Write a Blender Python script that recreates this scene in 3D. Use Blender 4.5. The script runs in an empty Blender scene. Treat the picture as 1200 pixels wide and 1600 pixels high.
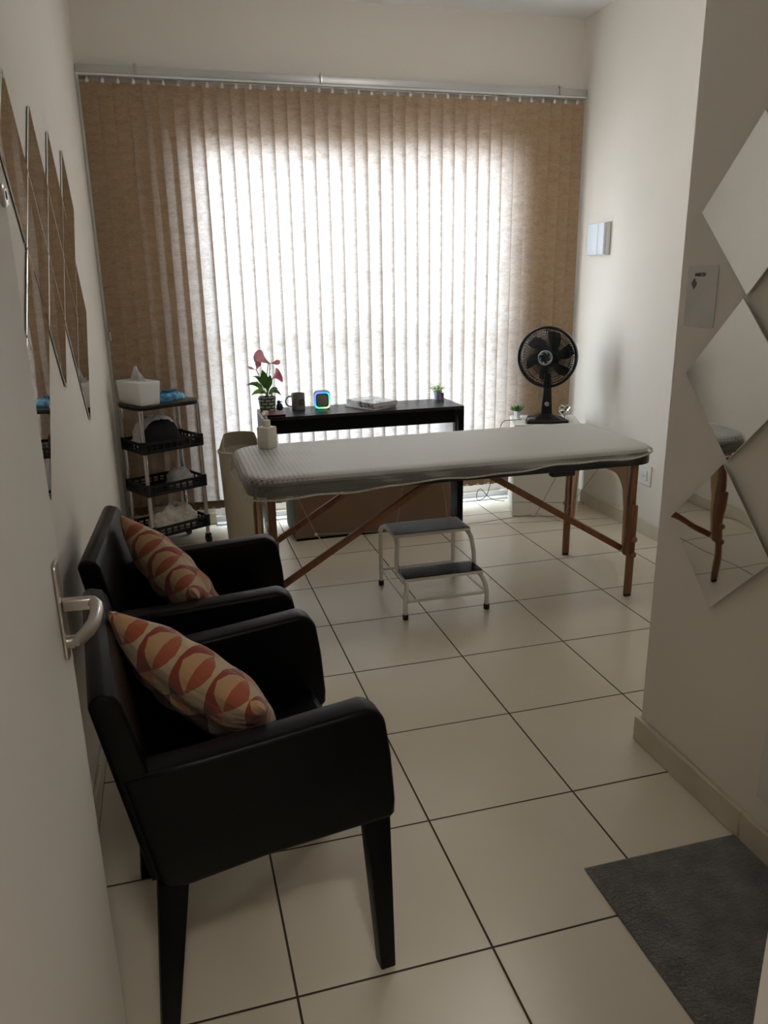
import bpy, bmesh, math, random
from mathutils import Vector, Matrix, Euler
random.seed(7)
C = bpy.context.scene.collection
SC = bpy.context.scene
PI = math.pi
R = math.radians

# ------------------------------------------------------------------ camera
cd = bpy.data.cameras.new('camera')
cam = bpy.data.objects.new('camera', cd); C.objects.link(cam)
cam.location = (-0.1435, -1.2875, 1.4647)
cam.rotation_euler = (1.2782412, 0.0165672, -0.2730974)
cd.lens = 1204.3 / 1600 * 36; cd.sensor_width = 36; cd.clip_start = 0.02
SC.camera = cam

# ------------------------------------------------------------------ daylight
world = bpy.data.worlds.new('sky'); SC.world = world; world.use_nodes = True
wn = world.node_tree; wn.nodes.clear()
wo = wn.nodes.new('ShaderNodeOutputWorld'); bg = wn.nodes.new('ShaderNodeBackground')
tc = wn.nodes.new('ShaderNodeTexCoord'); sx = wn.nodes.new('ShaderNodeSeparateXYZ')
cr = wn.nodes.new('ShaderNodeValToRGB')
wn.links.new(tc.outputs['Generated'], sx.inputs[0]); wn.links.new(sx.outputs['Z'], cr.inputs[0])
wn.links.new(cr.outputs[0], bg.inputs[0]); wn.links.new(bg.outputs[0], wo.inputs[0])
cr.color_ramp.elements[0].position = 0.0; cr.color_ramp.elements[0].color = (0.76, 0.83, 0.90, 1)
cr.color_ramp.elements[1].position = 0.6; cr.color_ramp.elements[1].color = (0.74, 0.88, 1.0, 1)
bg.inputs[1].default_value = 16.8
ROOM_FILL = 14.0   # strength of the unseen globe added to fill the room with light
HALL_FILL = 52.0   # strength of the fill lamp added in the hall
# light portal in the doorway opening: only guides sampling of the sky
pl = bpy.data.lights.new('window_portal', 'AREA'); pl.shape = 'RECTANGLE'; pl.size = 1.95; pl.size_y = 2.26
pl.cycles.is_portal = True
po = bpy.data.objects.new('window_portal', pl); C.objects.link(po)
po.location = (1.07, 3.68, 1.13); po.rotation_euler = (R(-90), 0, 0)

SC.view_settings.view_transform = 'Standard'; SC.view_settings.look = 'None'
SC.view_settings.gamma = 1.0; SC.view_settings.use_curve_mapping = False
SC.view_settings.exposure = 0.3
SC.cycles.use_denoising = True
SC.cycles.max_bounces = 10; SC.cycles.diffuse_bounces = 6; SC.cycles.glossy_bounces = 4
SC.cycles.transparent_max_bounces = 12; SC.cycles.sample_clamp_indirect = 6.0
SC.cycles.caustics_reflective = False; SC.cycles.caustics_refractive = False

# ------------------------------------------------------------------ materials
def srgb(r, g, b):
    f = lambda c: (c / 255 / 12.92) if c / 255 <= 0.04045 else ((c / 255 + 0.055) / 1.055) ** 2.4
    return (f(r), f(g), f(b), 1)
class M:
    """small node-material builder"""
    def __init__(s, name, col=(0.5, 0.5, 0.5, 1), rough=0.5, metal=0.0, spec=0.5, coat=0, trans=0, ior=1.45, sheen=0):
        s.m = bpy.data.materials.new(name); s.m.use_nodes = True
        s.t = s.m.node_tree; s.N = s.t.nodes; s.L = s.t.links
        s.b = s.N['Principled BSDF']; s.out = s.N['Material Output']
        s.b.inputs['Base Color'].default_value = col
        s.b.inputs['Roughness'].default_value = rough; s.b.inputs['Metallic'].default_value = metal
        s.b.inputs['Specular IOR Level'].default_value = spec; s.b.inputs['IOR'].default_value = ior
        s.b.inputs['Coat Weight'].default_value = coat; s.b.inputs['Transmission Weight'].default_value = trans
        s.b.inputs['Sheen Weight'].default_value = sheen
    def n(s, typ, **kw):
        n = s.N.new(typ)
        for k, v in kw.items():
            if k.startswith('i_'):
                n.inputs[k[2:].replace('_', ' ')].default_value = v
            else: setattr(n, k, v)
        return n
    def link(s, a, b): s.L.new(a, b)
    def coords(s, kind='Object', scale=(1, 1, 1)):
        if kind == 'World':
            g = s.n('ShaderNodeNewGeometry'); src = g.outputs['Position']
        else:
            src = s.n('ShaderNodeTexCoord').outputs[kind]
        mp = s.n('ShaderNodeMapping'); mp.inputs['Scale'].default_value = scale
        s.link(src, mp.inputs[0]); return mp.outputs[0]
    def noise(s, vec, scale=5, detail=3, rough=0.5):
        n = s.n('ShaderNodeTexNoise'); n.inputs['Scale'].default_value = scale
        n.inputs['Detail'].default_value = detail; n.inputs['Roughness'].default_value = rough
        s.link(vec, n.inputs['Vector']); return n.outputs[0]
    def ramp(s, fac, stops):
        r = s.n('ShaderNodeValToRGB'); e = r.color_ramp.elements
        while len(e) < len(stops): e.new(0.5)
        for i, (p, c) in enumerate(stops): e[i].position = p; e[i].color = c
        s.link(fac, r.inputs[0]); return r.outputs[0]
    def bump(s, h, strength=0.2, dist=0.01):
        b = s.n('ShaderNodeBump'); b.inputs['Strength'].default_value = strength; b.inputs['Distance'].default_value = dist
        s.link(h, b.inputs['Height']); s.link(b.outputs[0], s.b.inputs['Normal']); return b
    def math(s, op, a, b=None, c=None):
        n = s.n('ShaderNodeMath', operation=op)
        for i, v in enumerate((a, b, c)):
            if v is None: continue
            if isinstance(v, (int, float)): n.inputs[i].default_value = v
            else: s.link(v, n.inputs[i])
        return n.outputs[0]

def speck(name, col, rough=0.5, metal=0, amp=0.06, scale=8, bump=0.0, bscale=60, bdist=0.002, **kw):
    m = M(name, col, rough, metal, **kw)
    v = m.coords('Object'); nz = m.noise(v, scale, 3)
    lo = tuple(c * (1 - amp) for c in col[:3]) + (1,); hi = tuple(min(1, c * (1 + amp)) for c in col[:3]) + (1,)
    m.link(m.ramp(nz, [(0.3, lo), (0.7, hi)]), m.b.inputs['Base Color'])
    if bump: m.bump(m.noise(v, bscale, 3), bump, bdist)
    return m.m

mt = {}
def wall_mat(name, col):
    m = M(name, col, 0.75, spec=0.25)
    v = m.coords('World'); nz = m.noise(v, 1.3, 4)
    lo = tuple(c * 0.96 for c in col[:3]) + (1,)
    m.link(m.ramp(nz, [(0.35, lo), (0.65, col)]), m.b.inputs['Base Color'])
    m.bump(m.noise(v, 90, 3), 0.12, 0.002)
    return m.m
mt['wall'] = wall_mat('cream_wall_paint', (0.80, 0.755, 0.685, 1))
mt['ceiling'] = wall_mat('white_ceiling_paint', (0.90, 0.91, 0.93, 1))
mt['doorpaint'] = wall_mat('white_door_paint', (0.76, 0.74, 0.71, 1))
# floor: 45 cm glossy cream tiles with dark grout
m = M('cream_floor_tiles', (0.6, 0.5, 0.36, 1), 0.22, spec=0.5)
g = m.n('ShaderNodeNewGeometry'); sp = m.n('ShaderNodeSeparateXYZ'); m.link(g.outputs['Position'], sp.inputs[0])
def gd(axis):
    x = m.math('DIVIDE', sp.outputs[axis], 0.45)
    f = m.math('FRACT', m.math('ADD', x, 100.0)); a = m.math('SUBTRACT', f, 0.5)
    return m.math('SUBTRACT', 0.5, m.math('ABSOLUTE', a))          # distance to nearest joint in tiles
dm = m.math('MINIMUM', gd('X'), gd('Y'))
# an extra cut joint near the sill, a little askew
cut = m.math('ABSOLUTE', m.math('SUBTRACT', m.math('SUBTRACT', sp.outputs['Y'], m.math('MULTIPLY', sp.outputs['X'], -0.155)), 3.20))
inr = m.math('GREATER_THAN', sp.outputs['X'], 1.0)
cutm = m.math('ADD', m.math('DIVIDE', cut, 0.45), m.math('SUBTRACT', 1.0, inr))
dm = m.math('MINIMUM', dm, cutm)
grout = m.math('LESS_THAN', dm, 0.0062)
soft = m.n('ShaderNodeMapRange'); soft.inputs['From Min'].default_value = 0.004; soft.inputs['From Max'].default_value = 0.014
m.link(dm, soft.inputs['Value'])
v = m.coords('World'); nz = m.noise(v, 2.0, 4)
tile = m.ramp(nz, [(0.3, (0.68, 0.605, 0.48, 1)), (0.7, (0.72, 0.65, 0.53, 1))])
mx = m.n('ShaderNodeMix', data_type='RGBA'); m.link(grout, mx.inputs[0]); m.link(tile, mx.inputs[6]); mx.inputs[7].default_value = (0.045, 0.03, 0.016, 1)
m.link(mx.outputs[2], m.b.inputs['Base Color'])
m.link(m.math('ADD', m.math('MULTIPLY', grout, 0.5), 0.24), m.b.inputs['Roughness'])
hb = m.math('ADD', soft.outputs[0], m.math('MULTIPLY', m.noise(v, 3.5, 1), 0.12))
m.bump(hb, 0.25, 0.003)
mt['floor'] = m.m
mt['skirt'] = speck('cream_ceramic_skirting', (0.60, 0.54, 0.43, 1), 0.35)
# blind fabric: translucent woven fibre
m = M('beige_blind_fabric', (0.5, 0.4, 0.3, 1), 0.9)
oi = m.n('ShaderNodeObjectInfo'); cmb = m.n('ShaderNodeCombineXYZ'); m.link(m.math('MULTIPLY', oi.outputs['Random'], 37.0), cmb.inputs['X']); m.link(m.math('MULTIPLY', oi.outputs['Random'], 11.0), cmb.inputs['Z'])
def vco(sc):
    va = m.n('ShaderNodeVectorMath', operation='ADD'); m.link(m.n('ShaderNodeTexCoord').outputs['Object'], va.inputs[0]); m.link(cmb.outputs[0], va.inputs[1])
    mp = m.n('ShaderNodeMapping'); mp.inputs['Scale'].default_value = sc; m.link(va.outputs[0], mp.inputs[0]); return mp.outputs[0]
nz = m.noise(vco((10, 10, 34)), 1.0, 5, 0.6); nz2 = m.noise(vco((45, 45, 190)), 1.0, 4, 0.7)
mixn = m.math('ADD', m.math('MULTIPLY', nz, 0.42), m.math('MULTIPLY', nz2, 0.58))
colr = m.ramp(mixn, [(0.30, (0.60, 0.40, 0.235, 1)), (0.52, (0.67, 0.465, 0.285, 1)), (0.75, (0.74, 0.535, 0.345, 1))])
tl = m.ramp(mixn, [(0.36, (0.18, 0.155, 0.13, 1)), (0.50, (0.32, 0.30, 0.285, 1)), (0.64, (0.43, 0.42, 0.415, 1))])
df = m.n('ShaderNodeBsdfDiffuse'); tr = m.n('ShaderNodeBsdfTranslucent'); ad = m.n('ShaderNodeMixShader'); ad.inputs[0].default_value = 0.5
m.link(colr, df.inputs[0]); m.link(tl, tr.inputs[0]); m.link(df.outputs[0], ad.inputs[1]); m.link(tr.outputs[0], ad.inputs[2]); m.link(ad.outputs[0], m.out.inputs[0])
mt['vane'] = m.m
mt['alu'] = speck('brushed_aluminium', (0.55, 0.55, 0.54, 1), 0.4, 0.6, amp=0.04)
mt['whiteplastic'] = speck('white_plastic', (0.78, 0.78, 0.76, 1), 0.35, amp=0.02)
mt['whitemetal'] = speck('white_painted_metal', (0.72, 0.70, 0.64, 1), 0.32, amp=0.04)
mt['whiteframe'] = speck('white_window_frame', (0.8, 0.82, 0.84, 1), 0.35, amp=0.02)
m = M('window_glass', (1, 1, 1, 1)); gl = m.n('ShaderNodeBsdfGlossy'); gl.inputs['Roughness'].default_value = 0.01
tp = m.n('ShaderNodeBsdfTransparent'); fr = m.n('ShaderNodeMixShader'); fr.inputs[0].default_value = 0.08
m.link(tp.outputs[0], fr.inputs[1]); m.link(gl.outputs[0], fr.inputs[2]); m.link(fr.outputs[0], m.out.inputs[0]); mt['glass'] = m.m
m = M('mirror_silver', (0.86, 0.87, 0.86, 1), 0.02, 1.0)
m.bump(m.noise(m.coords('World'), 5.0, 1), 0.03, 0.03); mt['mirror'] = m.m
mt['mirroredge'] = speck('mirror_edge', (0.25, 0.27, 0.25, 1), 0.3)
mt['leather'] = speck('black_leatherette', (0.0022, 0.0022, 0.0025, 1), 0.36, amp=0.15, spec=0.16, scale=30, bump=0.12, bscale=220, bdist=0.0008)
mt['blackwood'] = speck('black_stained_wood', (0.002, 0.002, 0.002, 1), 0.45, amp=0.2, spec=0.14)
mt['blackplastic'] = speck('black_plastic', (0.008, 0.008, 0.009, 1), 0.3, amp=0.1)
mt['desk'] = speck('black_desk_laminate', (0.010, 0.010, 0.011, 1), 0.38, amp=0.12, scale=20, spec=0.4)
mt['deskdark'] = speck('black_desk_panels', (0.003, 0.003, 0.0035, 1), 0.5, amp=0.12, scale=20, spec=0.15)
mt['deskwhite'] = speck('white_desk_laminate', (0.66, 0.66, 0.66, 1), 0.4, amp=0.02)
mt['chrome'] = speck('polished_chrome', (0.62, 0.61, 0.60, 1), 0.16, 1.0, amp=0.03)
mt['steel'] = speck('satin_steel', (0.50, 0.47, 0.43, 1), 0.28, 1.0, amp=0.03)
mt['blackrubber'] = speck('black_rubber', (0.010, 0.010, 0.010, 1), 0.6, amp=0.1)
def wood(name, c1, c2, rough=0.35):
    m = M(name, c1, rough); v = m.coords('Object', (30, 30, 2.5)); nz = m.noise(v, 1.0, 5, 0.6)
    m.link(m.ramp(nz, [(0.3, c1), (0.7, c2)]), m.b.inputs['Base Color']); return m.m
mt['beech'] = wood('beech_wood', (0.47, 0.29, 0.15, 1), (0.58, 0.38, 0.21, 1))
mt['redwood'] = wood('reddish_brown_wood', (0.16, 0.058, 0.028, 1), (0.24, 0.095, 0.045, 1))
# pad & sheer cover
mt['pad'] = speck('dark_green_grey_vinyl', (0.062, 0.070, 0.060, 1), 0.35, amp=0.1)
m = M('sheer_white_disposable_cover', (0.62, 0.62, 0.58, 1), 0.55)
v = m.coords('Object', (2.2, 22, 48)); w1 = m.noise(v, 1.0, 4, 0.6)
vv = m.coords('Object'); w2 = m.noise(vv, 160, 2)
# quilted weave visible where the film clings at the head end
q = m.n('ShaderNodeTexChecker'); q.inputs['Scale'].default_value = 72; q.inputs['Color1'].default_value = (0, 0, 0, 1); q.inputs['Color2'].default_value = (1, 1, 1, 1)
qm = m.n('ShaderNodeMapping'); qm.inputs['Rotation'].default_value = (0, 0, R(45)); qm.inputs['Scale'].default_value = (1, 1, 0.6); m.link(m.n('ShaderNodeTexCoord').outputs['Object'], qm.inputs[0]); m.link(qm.outputs[0], q.inputs['Vector'])
spx = m.n('ShaderNodeSeparateXYZ'); m.link(m.n('ShaderNodeTexCoord').outputs['Object'], spx.inputs[0])
hd = m.n('ShaderNodeMapRange'); hd.inputs['From Min'].default_value = -0.60; hd.inputs['From Max'].default_value = -0.86
spread = m.math('ADD', spx.outputs['X'], m.math('MULTIPLY', m.math('SUBTRACT', m.noise(vv, 6, 2), 0.5), 0.35)); m.link(spread, hd.inputs['Value'])
qd = m.math('MULTIPLY', q.outputs['Fac'], hd.outputs[0])
m.bump(m.math('ADD', w1, m.math('MULTIPLY', qd, 0.3)), 0.35, 0.006)
tp = m.n('ShaderNodeBsdfTransparent'); ms = m.n('ShaderNodeMixShader')
al = m.ramp(w1, [(0.35, (0.45, 0.45, 0.45, 1)), (0.7, (0.86, 0.86, 0.86, 1))])
geo = m.n('ShaderNodeNewGeometry'); nzs = m.n('ShaderNodeSeparateXYZ'); m.link(geo.outputs['True Normal'], nzs.inputs[0])
up = m.n('ShaderNodeMapRange'); up.inputs['From Min'].default_value = 0.2; up.inputs['From Max'].default_value = 0.9
m.link(nzs.outputs['Z'], up.inputs['Value'])          # stretched flat on top, gathered and thin on the sides
sep = m.n('ShaderNodeSeparateColor'); m.link(al, sep.inputs[0])
side = m.math('MULTIPLY', sep.outputs[0], 0.38)
fac = m.math('ADD', m.math('MULTIPLY', up.outputs[0], 0.80), m.math('MULTIPLY', m.math('SUBTRACT', 1.0, up.outputs[0]), side))
fac = m.math('SUBTRACT', fac, m.math('MULTIPLY', m.math('MULTIPLY', qd, 0.45), m.math('ADD', 0.25, m.math('MULTIPLY', up.outputs[0], 0.75))))
m.link(fac, ms.inputs[0]); m.link(tp.outputs[0], ms.inputs[1]); m.link(m.b.outputs[0], ms.inputs[2]); m.link(ms.outputs[0], m.out.inputs[0])
mt['cover'] = m.m
mt['hem'] = speck('gathered_white_hem', (0.50, 0.49, 0.44, 1), 0.7, amp=0.2, scale=90, bump=0.6, bscale=120, bdist=0.004)
# pillow print
m = M('rust_cream_geometric_print', (0.6, 0.3, 0.1, 1), 0.85, sheen=0.2)
tcx = m.n('ShaderNodeTexCoord'); s2 = m.n('ShaderNodeSeparateXYZ'); m.link(tcx.outputs['Object'], s2.inputs[0])
wob = m.math('MULTIPLY', m.math('SUBTRACT', m.noise(m.coords('Object'), 9, 2), 0.5), 0.06)
X = m.math('ADD', m.math('MULTIPLY', s2.outputs['X'], 22), m.math('ADD', 50.2, wob)); Y = m.math('ADD', m.math('MULTIPLY', s2.outputs['Y'], 24), m.math('ADD', 50.1, wob))
U = m.math('ADD', X, Y); V = m.math('SUBTRACT', m.math('ADD', X, 60), Y)
ck = m.math('MODULO', m.math('ADD', m.math('FLOOR', m.math('MULTIPLY', U, 0.5)), m.math('FLOOR', m.math('MULTIPLY', V, 0.5))), 2)
ck2 = m.math('MODULO', m.math('ADD', m.math('FLOOR', X), m.math('FLOOR', m.math('MULTIPLY', U, 0.5))), 3)
k = m.math('DIVIDE', m.math('ADD', m.math('MULTIPLY', ck, 3), ck2), 6.0)
cl = m.ramp(k, [(0.0, (0.40, 0.24, 0.12, 1)), (0.16, (0.30, 0.075, 0.035, 1)), (0.33, (0.42, 0.16, 0.07, 1)), (0.5, (0.13, 0.016, 0.012, 1)), (0.66, (0.42, 0.31, 0.19, 1)), (0.83, (0.22, 0.035, 0.02, 1))])
for nd in m.N:
    if nd.type == 'VALTORGB' and len(nd.color_ramp.elements) == 6: nd.color_ramp.interpolation = 'CONSTANT'
m.link(cl, m.b.inputs['Base Color']); m.bump(m.noise(m.coords('Object', (1, 3.2, 1)), 9, 3), 0.7, 0.02)
mt['pillow'] = m.m
mt['card'] = speck('brown_cardboard', (0.19, 0.115, 0.07, 1), 0.8, amp=0.06)
mt['cardside'] = speck('grey_green_card', (0.19, 0.20, 0.17, 1), 0.7, amp=0.06)
mt['bin'] = speck('beige_plastic', (0.50, 0.44, 0.34, 1), 0.5, amp=0.03)
mt['cabinet'] = speck('white_cabinet_laminate', (0.70, 0.68, 0.62, 1), 0.4, amp=0.02)
mt['soap'] = speck('ivory_plastic', (0.62, 0.58, 0.49, 1), 0.4, amp=0.02)
# diamond plate tread
def tread(name, col, rough, metal):
    m = M(name, col, rough, metal, spec=0.4); v = m.coords('Object')
    ck = m.n('ShaderNodeTexBrick'); ck.inputs['Scale'].default_value = 20; ck.inputs['Mortar Size'].default_value = 0.05
    ck.inputs['Color1'].default_value = (1, 1, 1, 1); ck.inputs['Color2'].default_value = (0.55, 0.55, 0.55, 1); ck.inputs['Mortar'].default_value = (0, 0, 0, 1)
    rt = m.n('ShaderNodeMapping'); rt.inputs['Rotation'].default_value = (0, 0, R(0)); m.link(v, rt.inputs[0]); m.link(rt.outputs[0], ck.inputs['Vector'])
    m.bump(ck.outputs['Color'], 0.9, 0.004)
    return m.m
mt['treadgrey'] = tread('grey_ribbed_rubber', (0.13, 0.14, 0.15, 1), 0.42, 0.0)
mt['treadblack'] = tread('black_ribbed_rubber', (0.003, 0.003, 0.003, 1), 0.3, 0)
# bath mat
m = M('grey_chenille_mat', (0.075, 0.074, 0.072, 1), 0.95, sheen=0.0); v = m.coords('Object', (1, 1.0, 1))
wv = m.n('ShaderNodeTexWave'); wv.bands_direction = 'Y'; wv.inputs['Scale'].default_value = 22; wv.inputs['Distortion'].default_value = 9; wv.inputs['Detail'].default_value = 3; wv.inputs['Detail Scale'].default_value = 3.5
m.link(v, wv.inputs['Vector'])
m.bump(m.math('ADD', wv.outputs['Fac'], m.math('MULTIPLY', m.noise(v, 120, 2), 0.6)), 0.8, 0.006)
m.link(m.ramp(m.noise(v, 14, 4), [(0.3, (0.15, 0.148, 0.14, 1)), (0.7, (0.23, 0.227, 0.215, 1))]), m.b.inputs['Base Color'])
mt['mat'] = m.m
mt['tissue'] = speck('white_tissue_paper', (0.85, 0.83, 0.82, 1), 0.9, amp=0.02, bump=0.3, bscale=30, bdist=0.004)
mt['tissuebox'] = speck('white_glossy_box', (0.74, 0.74, 0.73, 1), 0.3, amp=0.02)
m = M('blue_wipes_film', (0.05, 0.3, 0.5, 1), 0.22)
v = m.coords('Object'); m.link(m.ramp(m.noise(v, 22, 3), [(0.35, (0.02, 0.10, 0.22, 1)), (0.5, (0.03, 0.22, 0.38, 1)), (0.72, (0.25, 0.50, 0.62, 1))]), m.b.inputs['Base Color']); m.bump(m.noise(v, 25, 2), 0.6, 0.006); mt['wipes'] = m.m
mt['bluecap'] = speck('blue_plastic_lid', (0.02, 0.09, 0.25, 1), 0.35)
mt['bagplastic'] = speck('crumpled_translucent_bag', (0.62, 0.57, 0.48, 1), 0.45, amp=0.2, scale=18, bump=0.9, bscale=26, bdist=0.02)
mt['blackfabric'] = speck('black_fabric', (0.006, 0.006, 0.007, 1), 0.9, amp=0.1)
mt['greytowel'] = speck('pale_grey_towel', (0.42, 0.41, 0.40, 1), 0.95, amp=0.1, scale=40, bump=0.6, bscale=90, bdist=0.004)
mt['leaf'] = speck('glossy_green_leaf', (0.09, 0.22, 0.045, 1), 0.4, amp=0.5, scale=20)
mt['leafvar'] = speck('light_green_leaf', (0.32, 0.46, 0.12, 1), 0.4, amp=0.3, scale=30)
def petal(name, c1, c2):
    m = M(name, c1, 0.55); v = m.coords('Object'); rc = m.ramp(m.noise(v, 26, 2), [(0.35, c1), (0.65, c2)]); m.link(rc, m.b.inputs['Base Color'])
    t_ = m.n('ShaderNodeBsdfTranslucent'); x_ = m.n('ShaderNodeMixShader'); x_.inputs[0].default_value = 0.35; m.link(rc, t_.inputs[0]); m.link(m.b.outputs[0], x_.inputs[1]); m.link(t_.outputs[0], x_.inputs[2]); m.link(x_.outputs[0], m.out.inputs[0]); return m.m
mt['petalpink'] = petal('dusty_pink_petal', (0.66, 0.33, 0.36, 1), (0.78, 0.50, 0.50, 1))
mt['petalmagenta'] = petal('magenta_petal', (0.66, 0.10, 0.34, 1), (0.75, 0.48, 0.42, 1))
m = M('stone_brick_pot', (0.3, 0.3, 0.25, 1), 0.8); br = m.n('ShaderNodeTexBrick'); br.inputs['Scale'].default_value = 13
br.inputs['Color1'].default_value = (0.55, 0.56, 0.46, 1); br.inputs['Color2'].default_value = (0.42, 0.43, 0.36, 1); br.inputs['Mortar'].default_value = (0.012, 0.014, 0.012, 1); br.inputs['Mortar Size'].default_value = 0.045
rt = m.n('ShaderNodeMapping'); rt.inputs['Rotation'].default_value = (R(90), 0, 0); m.link(m.n('ShaderNodeTexCoord').outputs['Object'], rt.inputs[0]); m.link(rt.outputs[0], br.inputs['Vector'])
m.link(br.outputs['Color'], m.b.inputs['Base Color']); m.bump(br.outputs['Color'], 0.8, 0.004); mt['stonepot'] = m.m
mt['potblue'] = speck('pale_blue_pot', (0.42, 0.50, 0.60, 1), 0.4, amp=0.03)
mt['potwhite'] = speck('white_ceramic_pot', (0.78, 0.80, 0.80, 1), 0.35, amp=0.02)
mt['mug'] = speck('grey_mug_glaze', (0.19, 0.17, 0.16, 1), 0.35, amp=0.04)
mt['ink'] = speck('black_ink', (0.006, 0.006, 0.006, 1), 0.5)
mt['paper'] = speck('white_paper_pages', (0.62, 0.61, 0.58, 1), 0.8, amp=0.05)
m = M('grey_photo_cover', (0.4, 0.4, 0.4, 1), 0.25); v = m.coords('Object'); m.link(m.ramp(m.noise(v, 17, 2), [(0.38, (0.035, 0.035, 0.038, 1)), (0.47, (0.42, 0.42, 0.42, 1)), (0.7, (0.60, 0.60, 0.60, 1))]), m.b.inputs['Base Color']); mt['magcover'] = m.m
mt['darkred'] = speck('dark_red_cover', (0.10, 0.012, 0.02, 1), 0.45)
mt['navy'] = speck('dark_navy_ceramic', (0.012, 0.022, 0.045, 1), 0.3)
mt['pinkfig'] = petal('pink_and_maroon_glaze', (0.09, 0.015, 0.03, 1), (0.60, 0.36, 0.38, 1))
mt['speakerbody'] = speck('dark_grey_speaker_shell', (0.05, 0.055, 0.07, 1), 0.35)
mt['speakergrille'] = speck('grey_brown_speaker_grille', (0.30, 0.26, 0.21, 1), 0.6, bump=0.4, bscale=200)
m = M('led_ring', (0, 0, 0, 1), 0.3); s3 = m.n('ShaderNodeSeparateXYZ'); m.link(m.n('ShaderNodeTexCoord').outputs['Object'], s3.inputs[0])
a = m.n('ShaderNodeMapRange'); a.inputs['From Min'].default_value = -0.02; a.inputs['From Max'].default_value = 0.12
m.link(m.math('SUBTRACT', s3.outputs['Z'], m.math('MULTIPLY', s3.outputs['X'], 0.9)), a.inputs['Value'])
lc = m.ramp(a.outputs[0], [(0.0, (0.9, 0.75, 0.6, 1)), (0.25, (0.15, 0.85, 0.35, 1)), (0.5, (0.1, 0.8, 0.75, 1)), (0.75, (0.05, 0.35, 1.0, 1)), (1.0, (0.25, 0.35, 0.95, 1))])
m.link(lc, m.b.inputs['Emission Color']); m.b.inputs['Emission Strength'].default_value = 1.0; mt['led'] = m.m
mt['silver'] = speck('silver_plated', (0.72, 0.70, 0.66, 1), 0.2, 1.0)
mt['greymetal'] = speck('grey_plastic_badge', (0.28, 0.29, 0.30, 1), 0.3, 0.5)
mt['cream_switch'] = speck('bluish_white_switch_plastic', (0.74, 0.79, 0.86, 1), 0.35, amp=0.02)
mt['concrete'] = speck('balcony_concrete', (0.50, 0.48, 0.45, 1), 0.85)
mt['parapet'] = speck('balcony_parapet_paint', (0.46, 0.42, 0.37, 1), 0.85)
mt['cable'] = speck('steel_cable', (0.42, 0.36, 0.28, 1), 0.35, 0.6)
mt['cord'] = speck('dark_cord', (0.03, 0.03, 0.03, 1), 0.5)

# ------------------------------------------------------------------ mesh helpers
def nb(): return bmesh.new()
def merge(bm, src, mat=None):
    me = bpy.data.meshes.new('tmp'); src.to_mesh(me); src.free()
    if mat is not None: me.transform(mat)
    bm.from_mesh(me); bpy.data.meshes.remove(me)
def box(bm, x0, x1, y0, y1, z0, z1, bev=0.0, seg=2, mat=None):
    t = bmesh.new(); bmesh.ops.create_cube(t, size=1)
    for v in t.verts:
        v.co = Vector(((x0 + x1) / 2 + v.co.x * (x1 - x0), (y0 + y1) / 2 + v.co.y * (y1 - y0), (z0 + z1) / 2 + v.co.z * (z1 - z0)))
    if bev: bmesh.ops.bevel(t, geom=list(t.edges), offset=bev, segments=seg, profile=0.5, affect='EDGES')
    merge(bm, t, mat)
def hexa(bm, bot, top, bev=0.0, seg=2):
    """bot/top: four points each, counter-clockwise"""
    t = bmesh.new(); b = [t.verts.new(p) for p in bot]; u = [t.verts.new(p) for p in top]
    t.faces.new(b[::-1]); t.faces.new(u)
    for i in range(4): t.faces.new((b[i], b[(i + 1) % 4], u[(i + 1) % 4], u[i]))
    bmesh.ops.recalc_face_normals(t, faces=t.faces)
    if bev: bmesh.ops.bevel(t, geom=list(t.edges), offset=bev, segments=seg, profile=0.5, affect='EDGES')
    merge(bm, t)
def prism(bm, pts, axis, a, b, bev=0.0, seg=2):
    """extrude a 2D outline along axis from a to b; axis 'x': pts=(y,z), 'y': pts=(x,z), 'z': pts=(x,y)"""
    def P(p, d): return {'x': (d, p[0], p[1]), 'y': (p[0], d, p[1]), 'z': (p[0], p[1], d)}[axis]
    t = bmesh.new(); A = [t.verts.new(P(p, a)) for p in pts]; B = [t.verts.new(P(p, b)) for p in pts]
    t.faces.new(A); t.faces.new(B[::-1]); n = len(pts)
    for i in range(n): t.faces.new((A[i], B[i], B[(i + 1) % n], A[(i + 1) % n]))
    bmesh.ops.recalc_face_normals(t, faces=t.faces)
    if bev:
        caps = [e for e in t.edges if all(abs({'x': v.co.x, 'y': v.co.y, 'z': v.co.z}[axis] - a) < 1e-6 for v in e.verts) or all(abs({'x': v.co.x, 'y': v.co.y, 'z': v.co.z}[axis] - b) < 1e-6 for v in e.verts)]
        bmesh.ops.bevel(t, geom=caps, offset=bev, segments=seg, profile=0.5, affect='EDGES')
    merge(bm, t)
def tube(bm, pts, r, seg=10, cap=True, closed=False, flat=1.0):
    pts = [Vector(p) for p in pts]; n = len(pts); rad = r if isinstance(r, (list, tuple)) else [r] * n
    rings = []; up = None
    for i, p in enumerate(pts):
        if closed: d = pts[(i + 1) % n] - pts[i - 1]
        else: d = (pts[min(i + 1, n - 1)] - pts[max(i - 1, 0)])
        d.normalize()
        if up is None:
            up = Vector((0, 0, 1)) if abs(d.z) < 0.9 else Vector((1, 0, 0))
        s = d.cross(up); s.normalize(); up = s.cross(d).normalized()
        rings.append([bm.verts.new(p + rad[i] * (math.cos(2 * PI * k / seg) * s + flat * math.sin(2 * PI * k / seg) * up)) for k in range(seg)])
    for i in range(n if closed else n - 1):
        a, b = rings[i], rings[(i + 1) % n]
        for k in range(seg): bm.faces.new((a[k], a[(k + 1) % seg], b[(k + 1) % seg], b[k]))
    if cap and not closed: bm.faces.new(rings[0][::-1]); bm.faces.new(rings[-1])
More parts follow.
